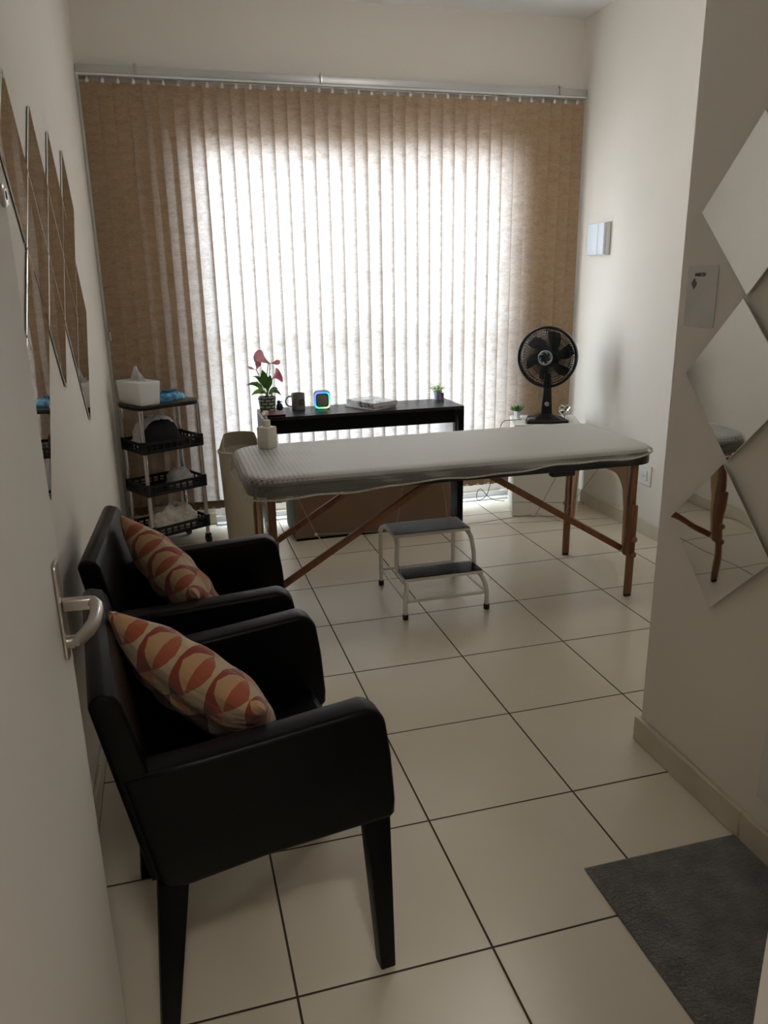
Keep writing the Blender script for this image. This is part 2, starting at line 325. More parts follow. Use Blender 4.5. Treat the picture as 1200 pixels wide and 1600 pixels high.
def lathe(bm, prof, seg=28, mat=None, cap=True):
    t = bmesh.new(); rings = []
    for r, z in prof:
        if r < 1e-6: rings.append([t.verts.new((0, 0, z))])
        else: rings.append([t.verts.new((r * math.cos(2 * PI * k / seg), r * math.sin(2 * PI * k / seg), z)) for k in range(seg)])
    for a, b in zip(rings, rings[1:]):
        for k in range(seg):
            k2 = (k + 1) % seg
            if len(a) == 1 and len(b) == 1: continue
            if len(a) == 1: t.faces.new((a[0], b[k2], b[k]))
            elif len(b) == 1: t.faces.new((a[k], a[k2], b[0]))
            else: t.faces.new((a[k], a[k2], b[k2], b[k]))
    if cap:
        if len(rings[0]) > 1: t.faces.new(rings[0][::-1])
        if len(rings[-1]) > 1: t.faces.new(rings[-1])
    bmesh.ops.recalc_face_normals(t, faces=t.faces)
    merge(bm, t, mat)
def rrect(w, h, r, n=5):
    pts = []
    for cx, cy, a0 in ((w / 2 - r, h / 2 - r, 0), (-w / 2 + r, h / 2 - r, 90), (-w / 2 + r, -h / 2 + r, 180), (w / 2 - r, -h / 2 + r, 270)):
        for i in range(n + 1):
            a = R(a0 + 90 * i / n); pts.append((cx + r * math.cos(a), cy + r * math.sin(a)))
    return pts
def arc(cx, cy, r, a0, a1, n):
    return [(cx + r * math.cos(R(a0 + (a1 - a0) * i / n)), cy + r * math.sin(R(a0 + (a1 - a0) * i / n))) for i in range(n + 1)]
def obj(name, bm, m, parent=None, smooth=35, loc=None, rot=None, label=None):
    me = bpy.data.meshes.new(name); bm.to_mesh(me); bm.free()
    me.materials.append(mt[m] if isinstance(m, str) else m)
    if smooth:
        me.polygons.foreach_set('use_smooth', [True] * len(me.polygons)); me.set_sharp_from_angle(angle=R(smooth))
    o = bpy.data.objects.new(name, me); C.objects.link(o)
    if parent is not None: o.parent = parent
    if loc: o.location = loc
    if rot: o.rotation_euler = rot
    if label: o['label'] = label
    return o
def tag(o, label, cat, group=None):
    o['label'] = label; o['category'] = cat
    if group: o['group'] = group
    return o
def thing(name, label, cat, loc=(0, 0, 0), rz=0, group=None):
    o = bpy.data.objects.new(name, None); C.objects.link(o); o.empty_display_size = 0.1
    o.location = loc; o.rotation_euler = (0, 0, rz); return tag(o, label, cat, group)
def struct(name, bm, m, parent=None, smooth=0):
    o = obj(name, bm, m, parent, smooth); 
    if parent is None: o['kind'] = 'structure'
    return o
def text_bm(s, size, extrude=0.0005, bold=0.0):
    cu = bpy.data.curves.new('lettering', 'FONT'); cu.body = s; cu.size = size; cu.extrude = extrude; cu.offset = bold
    to = bpy.data.objects.new('lettering', cu); C.objects.link(to)
    dg = bpy.context.evaluated_depsgraph_get(); me = bpy.data.meshes.new_from_object(to.evaluated_get(dg))
    bm = bmesh.new(); bm.from_mesh(me); bpy.data.meshes.remove(me)
    bpy.data.objects.remove(to); bpy.data.curves.remove(cu); return bm

# ------------------------------------------------------------------ setting
XL, XR, XP, YB, ZC = -0.46, 2.482, 1.24, 3.5, 2.955
b = nb(); box(b, -1.35, 2.7, -2.75, 3.66, -0.1, 0.0); struct('floor', b, 'floor')
b = nb(); box(b, -1.35, 2.7, -2.75, 3.72, ZC, ZC + 0.1); struct('ceiling', b, 'ceiling')
b = nb(); box(b, XL - 0.15, XL, -0.87, YB, 0, ZC); struct('wall_left', b, 'wall')
b = nb(); box(b, XR, XR + 0.15, 0.55, YB, 0, ZC); struct('wall_right', b, 'wall')
b = nb(); box(b, XP, XR + 0.15, -0.87, 0.627, 0, ZC, 0.004, 1); struct('wall_pillar', b, 'wall')
# doorway wall by the camera and the hall behind it
JX0, JX1, JY0, JY1 = -0.385, 0.305, -1.00, -0.871
b = nb(); box(b, -1.2, JX0 - 0.03, JY0, JY1, 0, ZC); box(b, JX1 + 0.03, XR, JY0, JY1, 0, ZC); box(b, JX0 - 0.03, JX1 + 0.03, JY0, JY1, 2.14, ZC); struct('wall_front', b, 'wall')
b = nb(); box(b, JX0 - 0.029, JX0, JY0 - 0.006, JY1 + 0.006, 0, 2.11, 0.002, 1); box(b, JX1, JX1 + 0.029, JY0 - 0.006, JY1 + 0.006, 0, 2.11, 0.002, 1); box(b, JX0, JX1, JY0 - 0.006, JY1 + 0.006, 2.111, 2.139, 0.002, 1)
box(b, JX1 - 0.012, JX1 - 0.0005, JY0 + 0.02, JY0 + 0.085, 0, 2.11, 0.001, 1); box(b, JX1 + 0.0295, JX1 + 0.075, JY1 + 0.0005, JY1 + 0.010, 0, 2.18, 0.001, 1); struct('door_frame', b, 'doorpaint')
b = nb(); box(b, -1.35, -1.2, -2.6, -0.87, 0, ZC); struct('wall_hall_left', b, 'wall')
b = nb(); box(b, XR, XR + 0.15, -2.6, -0.87, 0, ZC); struct('wall_hall_right', b, 'wall')
b = nb(); box(b, -1.35, XR + 0.15, -2.75, -2.6, 0, ZC); struct('wall_rear', b, 'wall')
# back wall with the balcony-door opening
OX0, OX1, OZ = 0.07, 2.06, 2.27
b = nb()
box(b, XL - 0.15, OX0, YB, YB + 0.16, 0, ZC); box(b, OX1, XR + 0.15, YB, YB + 0.16, 0, ZC); box(b, OX0, OX1, YB, YB + 0.16, OZ, ZC)
struct('wall_back', b, 'wall')
# skirtings
def skirt(name, pts, nrm, zt=0.075, th=0.012):
    b = nb(); (x0, y0), (x1, y1) = pts; L = math.hypot(x1 - x0, y1 - y0); n = max(1, round(L / 0.45)); dx, dy = (x1 - x0) / L, (y1 - y0) / L
    for i in range(n):
        a, c = i * L / n + 0.0008, (i + 1) * L / n - 0.0008
        t = bmesh.new(); bmesh.ops.create_cube(t, size=1)
        for v in t.verts:
            s = (a + c) / 2 + v.co.x * (c - a); w = (v.co.y + 0.5) * th; z = (v.co.z + 0.5) * zt
            v.co = (x0 + dx * s + nrm[0] * w, y0 + dy * s + nrm[1] * w, z)
        bmesh.ops.recalc_face_normals(t, faces=t.faces)
        bmesh.ops.bevel(t, geom=list(t.edges), offset=0.003, segments=2, profile=0.5, affect='EDGES'); merge(b, t)
    return struct(name, b, 'skirt')
skirt('baseboard_left', ((XL, -0.86), (XL, YB)), (1, 0))
skirt('baseboard_right', ((XR, 0.63), (XR, YB)), (-1, 0), 0.085)
skirt('baseboard_pillar', ((XP, 0.64), (XP, -0.86)), (-1, 0), 0.085, 0.016)
skirt('baseboard_pillar_back', ((XP - 0.004, 0.627), (XR - 0.012, 0.627)), (0, 1), 0.085, 0.014)
skirt('baseboard_back_left', ((XL + 0.012, YB), (OX0, YB)), (0, -1))
skirt('baseboard_back_right', ((OX1, YB), (XR - 0.012, YB)), (0, -1))
# sliding balcony door
wt = struct('window_1', nb(), 'whiteframe')
b = nb(); y0, y1 = YB + 0.03, YB + 0.13
box(b, OX0, OX1, YB - 0.002, y1, 0.0, 0.045, 0.004); box(b, OX0, OX1, y0, y1, OZ - 0.05, OZ, 0.003)
box(b, OX0, OX0 + 0.035, y0, y1, 0.045, OZ - 0.05, 0.003); box(b, OX1 - 0.035, OX1, y0, y1, 0.045, OZ - 0.05, 0.003)
obj('window_frame', b, 'whiteframe', wt)
b = nb(); box(b, OX0, OX1, YB - 0.055, YB - 0.003, 0.0, 0.012, 0.002); box(b, OX0 + 0.035, OX1 - 0.035, YB + 0.02, YB + 0.026, 0.045, 0.115, 0.002); obj('window_sill', b, 'whiteframe', wt)
xm = (OX0 + OX1) / 2
for k, (xa, xb, yy) in enumerate(((OX0 + 0.036, xm + 0.02, YB + 0.055), (xm - 0.02, OX1 - 0.036, YB + 0.095))):
    b = nb(); box(b, xa, xa + 0.04, yy, yy + 0.03, 0.047, OZ - 0.052, 0.002); box(b, xb - 0.04, xb, yy, yy + 0.03, 0.047, OZ - 0.052, 0.002)
    box(b, xa + 0.04, xb - 0.04, yy, yy + 0.03, 0.047, 0.12, 0.002); box(b, xa + 0.04, xb - 0.04, yy, yy + 0.03, OZ - 0.10, OZ - 0.052, 0.002); box(b, xa + 0.04, xb - 0.04, yy, yy + 0.03, 1.13, 1.17, 0.002)
    sf = obj('window_sash', b, 'whiteframe', wt)
    b = nb(); box(b, xa + 0.041, xb - 0.041, yy + 0.012, yy + 0.016, 0.121, 1.129); box(b, xa + 0.041, xb - 0.041, yy + 0.012, yy + 0.016, 1.171, OZ - 0.101); obj('window_pane', b, 'glass', sf, 0)
# balcony outside
b = nb(); box(b, -3, 5, 3.662, 5.2, -0.12, -0.02); struct('floor_balcony', b, 'concrete')
b = nb(); box(b, -3, 5, 5.2, 5.32, -0.12, 1.0, 0.01); struct('wall_balcony', b, 'parapet')

# door leaf standing open into the room beside the camera (hinged at the doorway)
HX, HY = -0.361, -0.862; EX, EY = -0.324, -0.125; DW = math.hypot(EX - HX, EY - HY)
dr = bpy.data.objects.new('door_1', None); C.objects.link(dr); dr['kind'] = 'structure'
dr.location = (HX, HY, 0.0); dr.rotation_euler = (0, 0, math.atan2(EY - HY, EX - HX))   # local x: hinge to free edge; the room face looks to local -y
b = nb(); box(b, 0, DW, 0, 0.035, 0.006, 2.10, 0.0015, 1); obj('door_panel', b, 'doorpaint', dr)
hx = DW - 0.042
b = nb(); prism(b, [(hx + p[0], 1.012 + p[1]) for p in rrect(0.032, 0.152, 0.012)], 'y', -0.005, -0.0005, 0.0015); pl_ = obj('handle_plate', b, 'steel', dr)
b = nb(); lathe(b, [(0.010, 0), (0.010, 0.010), (0.007, 0.013), (0, 0.013)], 18, Matrix.Translation((hx, -0.005, 0.962)) @ Matrix.Rotation(R(90), 4, 'X')); obj('lock_cylinder', b, 'steel', pl_)
b = nb(); box(b, hx - 0.008, hx + 0.008, -0.046, -0.005, 1.012, 1.030, 0.003, 3)
tube(b, [(hx + 0.006, -0.036, 1.022), (hx, -0.046, 1.022), (hx - 0.012, -0.053, 1.020), (hx - 0.030, -0.055, 1.016), (hx - 0.050, -0.053, 1.011), (hx - 0.068, -0.047, 1.006), (hx - 0.084, -0.039, 1.003), (hx - 0.092, -0.034, 1.002)], [0.007, 0.009, 0.0095, 0.0095, 0.0095, 0.0095, 0.009, 0.006], 14)
obj('door_handle', b, 'steel', dr)
b = nb(); lathe(b, [(0.014, 0), (0.014, 0.004), (0.011, 0.006), (0.006, 0.006), (0.006, 0.001), (0, 0.001)], 20, Matrix.Translation((DW - 0.022, 0, 1.575)) @ Matrix.Rotation(R(90), 4, 'X')); obj('upper_lock', b, 'steel', dr)
b = nb()
for z in (0.25, 1.05, 1.85): tube(b, [(-0.004, -0.004, z - 0.045), (-0.004, -0.004, z + 0.045)], 0.005, 10)
obj('hinge', b, 'steel', dr)

# ------------------------------------------------------------------ vertical blind
VY = 3.435
bl = thing('vertical_blind', 'beige vertical fabric blind covering the whole window wall', 'blind', (1.01, VY, 0))
bx0, bx1 = XL + 0.004 - 1.01, XR - 0.006 - 1.01
b = nb(); box(b, bx0, bx1, -0.022, 0.022, 2.515, 2.555, 0.003); box(b, bx0, bx1, -0.012, 0.020, 2.500, 2.514); obj('head_rail', b, 'alu', bl)
b = nb(); box(b, bx0, bx1, -0.0265, -0.0225, 2.503, 2.513); obj('rail_trim', b, 'whiteplastic', bl)
for px in (-0.16, 0.83, 2.30):
    b = nb(); box(b, px - 1.01 - 0.008, px - 1.01 + 0.008, -0.026, 0.055, 2.556, 2.562, 0.001); box(b, px - 1.01 - 0.008, px - 1.01 + 0.008, -0.029, -0.0265, 2.512, 2.562, 0.001); tube(b, [(px - 1.01, 0.0, 2.562), (px - 1.01, 0.0, 2.574)], 0.004, 8); obj('rail_bracket', b, 'steel', bl)
PITCH = 0.0765; NV = 38; vx0 = XL + 0.055 - 1.01
def vane_bm():
    b = nb(); n = 8; w = 0.0445
    rows = []
    for z in (0.168, 0.9, 1.7, 2.478):
        rows.append([b.verts.new((w * (2 * i / n - 1), 0.0035 * (1 - (2 * i / n - 1) ** 2), z)) for i in range(n + 1)])
    for a, c in zip(rows, rows[1:]):
        for i in range(n): b.faces.new((a[i], a[i + 1], c[i + 1], c[i]))
    return b
v0 = obj('vane', vane_bm(), 'vane', bl, 60)
b = nb(); box(b, -0.0445, 0.0445, -0.002, 0.006, 0.118, 0.168, 0.001); w0 = obj('bottom_weight', b, speck('brown_hem_fabric', (0.20, 0.13, 0.075, 1), 0.9), v0)
b = nb(); tube(b, [(0, 0, 2.478), (0, 0, 2.503)], 0.0035, 8); box(b, -0.008, 0.008, -0.003, 0.003, 2.474, 2.490, 0.001); c0 = obj('carrier', b, 'whiteplastic', bl)
for i in range(NV):
    x = vx0 + i * PITCH
    if x > bx1 - 0.035: break
    ang = R(-14 + random.uniform(-2.5, 2.5)); y = 0.0 + random.uniform(-0.001, 0.001)
    if i == 0: v, w, c = v0, w0, c0
    else:
        v = v0.copy(); w = w0.copy(); c = c0.copy()
        for q in (v, w, c): C.objects.link(q)
        v.parent = bl; w.parent = v; c.parent = bl
    v.location = (x, y, 0); v.rotation_euler = (0, 0, ang); c.location = (x, y, 0)
vxn = vx0 + (NV - 1) * PITCH
b = nb()
x = vx0
pts = []
while x < vxn - 0.02:
    for k in range(8):
        t = k / 8; pts.append((x + t * PITCH, -0.012, 0.133 - 0.030 * math.sin(PI * t)))
    x += PITCH
tube(b, pts, 0.0014, 5); obj('bead_chain', b, 'whiteplastic', bl)
# thin white cable channel in the left corner
b = nb(); box(b, XL + 0.001, XL + 0.016, 3.395, 3.412, 0.10, 2.50, 0.002)
cc = obj('cable_channel', b, 'alu'); tag(cc, 'thin grey cable channel running down the left wall corner beside the blind', 'cable channel')
b = nb(); lathe(b, [(0.0, 0), (0.010, 0.002), (0.011, 0.02), (0.010, 0.05), (0.0, 0.052)], 14, Matrix.Translation((XL + 0.022, 3.39, 1.16))); obj('channel_joint', b, 'steel', cc)

# fill lamp added on the hall ceiling, unseen behind the camera
hl = thing('hall_fill_lamp', 'added round fill lamp on the hall ceiling, unseen behind the camera', 'lamp', (0.0, -1.9, ZC))
b = nb(); lathe(b, [(0, -0.002), (0.17, -0.002), (0.17, -0.03), (0.165, -0.035), (0, -0.035)], 32); obj('fill_base', b, 'whiteplastic', hl)
dm_ = M('hall_fill_glow', (0.8, 0.8, 0.8, 1)); dm_.b.inputs['Emission Color'].default_value = (1.0, 0.955, 0.89, 1); dm_.b.inputs['Emission Strength'].default_value = HALL_FILL
b = nb(); lathe(b, [(0.155, -0.0355), (0.150, -0.06), (0.11, -0.085), (0, -0.095)], 32); obj('fill_shade', b, dm_.m, hl)
rl = thing('room_fill_lamp', 'added white globe fill lamp, hanging out of view in the treatment room', 'lamp', (1.32, 1.85, ZC))  # globe added above the view to brighten walls and ceiling
b = nb(); lathe(b, [(0, -0.001), (0.05, -0.001), (0.05, -0.02), (0.012, -0.03), (0, -0.03)], 24); obj('fill_mount', b, 'whiteplastic', rl)
b = nb(); tube(b, [(0, 0, -0.03), (0, 0, -0.07)], 0.004, 8); lathe(b, [(0, -0.065), (0.04, -0.07), (0.045, -0.095), (0, -0.10)], 24); obj('fill_stem', b, 'whiteplastic', rl)
dr_ = M('room_fill_glow', (0.8, 0.8, 0.8, 1)); dr_.b.inputs['Emission Color'].default_value = (1.0, 0.965, 0.91, 1); dr_.b.inputs['Emission Strength'].default_value = ROOM_FILL
b = nb(); lathe(b, [(0, -0.1005)] + [(0.12 * math.sin(R(a)), -0.2205 + 0.12 * math.cos(R(a))) for a in range(15, 180, 15)] + [(0, -0.3405)], 32); obj('fill_globe', b, dr_.m, rl)

# ------------------------------------------------------------------ mirrors
def mirror_tile(name, plane_x, yc, zc, nx, label, group, rot=0.0, tilt=0.0, h=0.205):
    b = nb(); s = h * 2 / math.sqrt(2) - 0.002
    box(b, -0.004 , 0.0, -s / 2, s / 2, -s / 2, s / 2)
    t = thing(name, label, 'mirror', (plane_x + nx * (0.0048 + 0.2 * (abs(math.sin(R(rot))) + abs(math.sin(R(tilt))))), yc, zc), 0, group)
    fr = bmesh.new(); box(fr, -0.002, 0.002, -s / 2, s / 2, -s / 2, s / 2, 0.0012, 1)
    o = obj('mirror_glass', fr, 'mirror', t, 0); o.rotation_euler = (R(45), 0, 0)
    b.free()
    bk = bmesh.new(); box(bk, -0.0045 if nx > 0 else 0.0022, -0.0022 if nx > 0 else 0.0045, -s / 2 + 0.004, s / 2 - 0.004, -s / 2 + 0.004, s / 2 - 0.004)
    o2 = obj('mirror_backing', bk, 'mirroredge', t, 0); o2.rotation_euler = (R(45), 0, 0)
    t.rotation_euler = (0, R(tilt), R(rot)); return t
words = ['topmost', 'middle', 'lowest']
for k, (yc, zc, rt) in enumerate(((0.346, 1.618, -1.9), (0.350, 1.205, -1.5), (0.356, 0.790, -1.3))):
    mirror_tile('diamond_mirror', XP, yc, zc, -1, '%s of the three diamond mirrors stacked on the right pillar wall' % words[k], 'diamond mirrors on the pillar wall', rt, -0.9)
P = 0.402
A_ = [(0.925 + P * i, 1.762) for i in range(4)]
B_ = [(0.925 + P * i, 1.354) for i in range(4)]
AB = [(0.925 + P * (i + 0.5), 1.558) for i in (0, 1, 2)]
Cc = [(0.925 - P * 0.5, 1.15), (0.925 + P * 2.5, 1.15)]
rowname = {1.762: 'top row of the left wall cluster', 1.354: 'third row of the left wall cluster', 1.558: 'second row of the left wall cluster', 1.15: 'bottom row of the left wall cluster'}
order = {4: ['first', 'second', 'third', 'fourth'], 3: ['first', 'second', 'third'], 2: ['nearer', 'farther']}
for grp in (A_, AB, B_, Cc):
    for i, (y, z) in enumerate(grp):
        lab = 'diamond mirror, %s from the door in the %s' % (order[len(grp)][i], rowname[z]) if len(grp) > 2 else 'diamond mirror, the %s one in the %s' % (order[2][i], rowname[z])
        mirror_tile('diamond_mirror', XL, y, z, 1, lab, 'diamond mirrors on the left wall', random.uniform(-0.12, 0.12), random.uniform(-0.05, 0.05), 0.2)

# ------------------------------------------------------------------ wall fittings
sw = thing('wall_switch_box', 'white boxy double switch on the right wall beside the blind', 'switch', (XR, 3.15, 1.68))
b = nb(); box(b, -0.03, -0.0005, -0.10, 0.10, -0.095, 0.095, 0.004); obj('back_box', b, 'whiteplastic', sw)
for s, (a, c) in enumerate(((-0.095, -0.028), (-0.024, 0.095))):
    b = nb(); box(b, -0.045, -0.0305, a, c, -0.09, 0.09, 0.004); obj('cover_plate', b, 'cream_switch', sw)
so = thing('wall_socket', 'white power socket low on the right wall beyond the table leg', 'socket', (XR, 2.50, 0.352))
b = nb(); box(b, -0.008, -0.0005, -0.055, 0.055, -0.06, 0.06, 0.003); obj('socket_plate', b, 'whiteplastic', so)
b = nb(); box(b, -0.014, -0.0085, -0.026, 0.026, -0.03, 0.03, 0.003); fc = obj('socket_insert', b, 'whiteplastic', so)
b = nb()
for y, z in ((-0.010, 0), (0.010, 0), (0, -0.006)): lathe(b, [(0, 0), (0.0028, 0)], 10, Matrix.Translation((-0.0145, y, z)) @ Matrix.Rotation(R(90), 4, 'Y'), cap=False)
obj('socket_hole', b, 'ink', fc, 0)
# notice card
nc = thing('wall_notice', 'pale laminated notice with a small diamond symbol on the pillar wall', 'notice', (XP, 0.5315, 1.408))
b = nb(); prism(b, rrect(0.122, 0.158, 0.006), 'x', -0.0025, -0.0006); obj('card', b, speck('laminated_pale_card', (0.60, 0.60, 0.57, 1), 0.3), nc, 0)
tb = text_bm('HANDS ZEN', 0.0125, 0.0002, 0.0004)
for v in tb.verts: x, y, z = v.co; v.co = (-0.0030 - z, 0.030 - x * 0.62, 0.052 + y)
obj('lettering', tb, 'ink', nc, 0)
b = nb(); prism(b, [(0.042, 0.033), (0.031, 0.047), (0.020, 0.033), (0.031, 0.019)], 'x', -0.0034, -0.0026)
obj('diamond_symbol', b, speck('dark_grey_print', (0.07, 0.07, 0.065, 1), 0.5), nc, 0)
b = nb(); box(b, -0.022, -0.0008, -0.10, 0.357, 0.0, 0.95, 0.003)
wp = obj('wall_panel', b, 'doorpaint', None, 35, (XP, -0.265, 0.172)); tag(wp, 'white flat panel fixed on the pillar wall above the grey mat', 'wall panel')

# ------------------------------------------------------------------ floor mat
b = nb(); n1, n2 = 60, 80; W, D = 0.452, 0.80; g = []
for j in range(n2 + 1):
    g.append([])
    for i in range(n1 + 1):
        u, v = i / n1, j / n2; e = min(u, 1 - u, v, 1 - v)
        h = 0.007 + 0.0022 * math.sin(v * 260 + 3 * math.sin(u * 9) + 2 * math.sin(u * 23)) * min(1, e * 18)
        if e < 1e-6: h = 0.004
        g[-1].append(b.verts.new(((u - 0.5) * W, (v - 0.5) * D, h)))
for j in range(n2):
    for i in range(n1): b.faces.new((g[j][i], g[j][i + 1], g[j + 1][i + 1], g[j + 1][i]))
ed = [e for e in b.edges if e.is_boundary]; r = bmesh.ops.extrude_edge_only(b, edges=ed)
for v in r['geom']:
    if isinstance(v, bmesh.types.BMVert): v.co.z = 0.0008
fm = obj('floor_mat', b, 'mat', None, 60, (0.995, -0.245, 0), (0, 0, R(-0.5))); tag(fm, 'dark grey chenille floor mat lying on the tiles at the lower right', 'mat')

# ------------------------------------------------------------------ armchairs
def leather_chair(name, label, loc, rz):
    t = thing(name, label, 'armchair', loc, rz, 'black armchairs along the left wall')
    # backrest: leaning slab with rounded top
    prof = [(-0.150, 0.40), (-0.215, 0.40)] + [(-0.283, 0.775)] + arc(-0.262, 0.778, 0.021, 175, 60, 5) + [(-0.238, 0.792), (-0.228, 0.775)]
    b = nb(); prism(b, prof, 'y', -0.265, 0.265, 0.008, 3); obj('backrest', b, 'leather', t)
    for s in (-1, 1):
        # arm panel with rounded front corner
        top = [(-0.205, 0.405), (-0.245, 0.632), (-0.10, 0.638), (0.08, 0.652), (0.195, 0.662)] + arc(0.205, 0.612, 0.052, 82, 8, 7) + [(0.266, 0.55), (0.274, 0.44), (0.272, 0.408), (0.262, 0.398), (0.0, 0.388), (-0.15, 0.372), (-0.19, 0.378)]
        y0, y1 = (0.205, 0.270) if s > 0 else (-0.270, -0.205)
        b = nb(); prism(b, top, 'y', y0, y1, 0.012, 3); obj('armrest', b, 'leather', t)
    b = nb(); box(b, -0.16, 0.232, -0.204, 0.204, 0.405, 0.47, 0.018, 4); obj('seat', b, 'leather', t)
    b = nb(); box(b, 0.19, 0.226, -0.204, 0.204, 0.372, 0.404, 0.004); box(b, -0.18, 0.19, -0.204, 0.204, 0.385, 0.404); obj('seat_frame', b, 'leather', t)
    for s in (-1, 1):
        yo, yi = s * 0.262, s * 0.212
        ya, yb = min(yo, yi), max(yo, yi); yb2, ya2 = (yb, yb - 0.036) if s > 0 else (ya + 0.036, ya)
        b = nb(); hexa(b, [(0.236, ya2, 0.001), (0.270, ya2, 0.001), (0.270, yb2, 0.001), (0.236, yb2, 0.001)], [(0.210, ya, 0.40), (0.263, ya, 0.40), (0.263, yb, 0.40), (0.210, yb, 0.40)], 0.003); obj('leg', b, 'blackwood', t)
        b = nb(); hexa(b, [(-0.235, ya2, 0.001), (-0.202, ya2, 0.001), (-0.202, yb2, 0.001), (-0.235, yb2, 0.001)], [(-0.205, ya, 0.385), (-0.148, ya, 0.385), (-0.148, yb, 0.385), (-0.205, yb, 0.385)], 0.003); obj('leg', b, 'blackwood', t)
    return t
leather_chair('armchair', 'black leatherette armchair nearest the door handle, in the foreground', (-0.072, 0.247, 0), R(6))
leather_chair('armchair', 'black leatherette armchair farther along the left wall, close to the cart', (-0.112, 0.924, 0), R(-3))

def pillow(label, A, B, D, thick, h):
    A, B, D = Vector(A), Vector(B), Vector(D).normalized(); e = (B - A); w = e.length; e.normalize(); D = (D - D.dot(e) * e).normalized(); n = e.cross(D)
    ctr = (A + B) / 2 + D * h / 2
    bm = nb(); N = 28; rnd = random.Random(3)
    def P(u, v, s):
        px = u * (1 - 0.10 * (1 - abs(v)) * 0 - 0.07 * (1 - v * v) * abs(u) ** 6 * 1.0); py = v * (1 - 0.07 * (1 - u * u) * abs(v) ** 6)
        th = (max(0, (1 - abs(u) ** 2.4)) * max(0, (1 - abs(v) ** 2.4))) ** 0.55
        wr = 0.006 * math.sin(9 * u + 5 * v * v + s) * math.sin(7 * v - 3 * u) * th
        return (px * w / 2, py * h / 2, s * (th * thick / 2) + wr)
    top = [[bm.verts.new(P(2 * i / N - 1, 2 * j / N - 1, 1)) for i in range(N + 1)] for j in range(N + 1)]
    bot = [[top[j][i] if i in (0, N) or j in (0, N) else bm.verts.new(P(2 * i / N - 1, 2 * j / N - 1, -1)) for i in range(N + 1)] for j in range(N + 1)]
    for j in range(N):
        for i in range(N):
            bm.faces.new((top[j][i], top[j][i + 1], top[j + 1][i + 1], top[j + 1][i]))
            bm.faces.new((bot[j][i], bot[j + 1][i], bot[j + 1][i + 1], bot[j][i + 1]))
    o = obj('cushion', bm, 'pillow', None, 80)
    mw = Matrix.Translation(ctr) @ Matrix((e, -D, -n)).transposed().to_4x4()
    o.matrix_world = mw; return tag(o, label, 'cushion', 'patterned cushions on the armchairs')
pillow('rust and cream patterned cushion lying diagonally in the nearest armchair', (-0.318, 0.315, 0.812), (-0.022, 0.045, 0.672), (0.10, 0.13, -0.24), 0.135, 0.33)
pillow('rust and cream patterned cushion slumped in the farther armchair', (-0.325, 1.04, 0.815), (-0.125, 0.70, 0.665), (0.12, 0.10, -0.24), 0.135, 0.33)

# ------------------------------------------------------------------ massage table
TX0, TX1, TY0, TY1 = 0.115, 1.965, 1.665, 2.355
TC = ((TX0 + TX1) / 2, (TY0 + TY1) / 2)
ta = thing('massage_table', 'long folding massage table with brown wooden legs in the middle of the room', 'massage table', (TC[0], TC[1], 0))
hw, hd = (TX1 - TX0) / 2, (TY1 - TY0) / 2
def ringslab(bm, w, d, r, z0, z1, edge):
    out = rrect(w, d, r, 8); prism(bm, out, 'z', z0, z1, edge, 4)
b = nb(); ringslab(b, 2 * hw - 0.01, 2 * hd - 0.01, 0.12, 0.690, 0.722, 0.012); obj('padding', b, 'pad', ta)
b = nb(); ringslab(b, 2 * hw - 0.006, 2 * hd - 0.006, 0.10, 0.645, 0.689, 0.003)
obj('frame', b, 'blackplastic', ta)
for s in (-1, 1):
    x = s * 0.83
    for y in (-0.295, 0.26):
        # upper leg (reddish) and height extension
        b = nb(); box(b, x - 0.016, x + 0.016, y - 0.016, y + 0.016, 0.20, 0.644, 0.003); lg = obj('leg', b, 'redwood', ta)
        xo = x + s * 0.0325 if s > 0 else x - 0.0325
        b = nb(); box(b, x - 0.018, x + 0.018, y - 0.034 if y < 0 else y + 0.0165, y - 0.0165 if y < 0 else y + 0.034, 0.012, 0.45, 0.003); obj('leg_extension', b, 'redwood', lg)
        b = nb(); box(b, x - 0.0165, x + 0.0165, y - 0.033 if y < 0 else y + 0.0175, y - 0.0175 if y < 0 else y + 0.033, 0.0005, 0.0118, 0.002); obj('foot_cap', b, 'blackrubber', lg)
        for z in (0.29, 0.215):
            yy = y - 0.034 if y < 0 else y + 0.034
            b = nb(); lathe(b, [(0.004, 0), (0.004, 0.006), (0.014, 0.008), (0.015, 0.018), (0.010, 0.024), (0, 0.025)], 18, Matrix.Translation((x + 0.0, yy, z)) @ Matrix.Rotation(R(90 if y < 0 else -90), 4, 'X')); obj('knob', b, 'redwood', lg)
    # arched end panel, beech
    o_ = [(-0.278, 0.643), (-0.278, 0.20), (-0.255, 0.20), (-0.245, 0.42)] + [(-0.235 + 0.10 * (1 - math.cos(R(90 * k / 8))), 0.46 + 0.11 * math.sin(R(90 * k / 8))) for k in range(9)] + [(0.20 - 0.10 * (1 - math.cos(R(90 * k / 8))), 0.46 + 0.11 * math.sin(R(90 * k / 8))) for k in range(8, -1, -1)] + [(0.210, 0.42), (0.220, 0.20), (0.243, 0.20), (0.243, 0.643)]
    b = nb(); xx = x - s * 0.0 ; prism(b, o_, 'x', xx - 0.008, xx + 0.008, 0.002, 1); obj('end_panel', b, 'beech', ta)
    for y in (-0.270, 0.235):
        p0 = Vector((x - s * 0.012, y + 0.012, 0.222)); p1 = Vector((s * 0.12, y + 0.012, 0.645)); d = (p1 - p0); L = d.length; ang = math.atan2(d.z, d.x)
        b = nb(); box(b, 0, L, -0.008, 0.008, -0.014, 0.014, 0.002, 2, Matrix.Translation(p0) @ Matrix.Rotation(-ang, 4, 'Y')); obj('brace', b, 'redwood', ta)
def cab(pts, r=0.0016, name='cable', mat='cable'):
    b = nb(); tube(b, pts, r, 6); return obj(name, b, mat, ta)
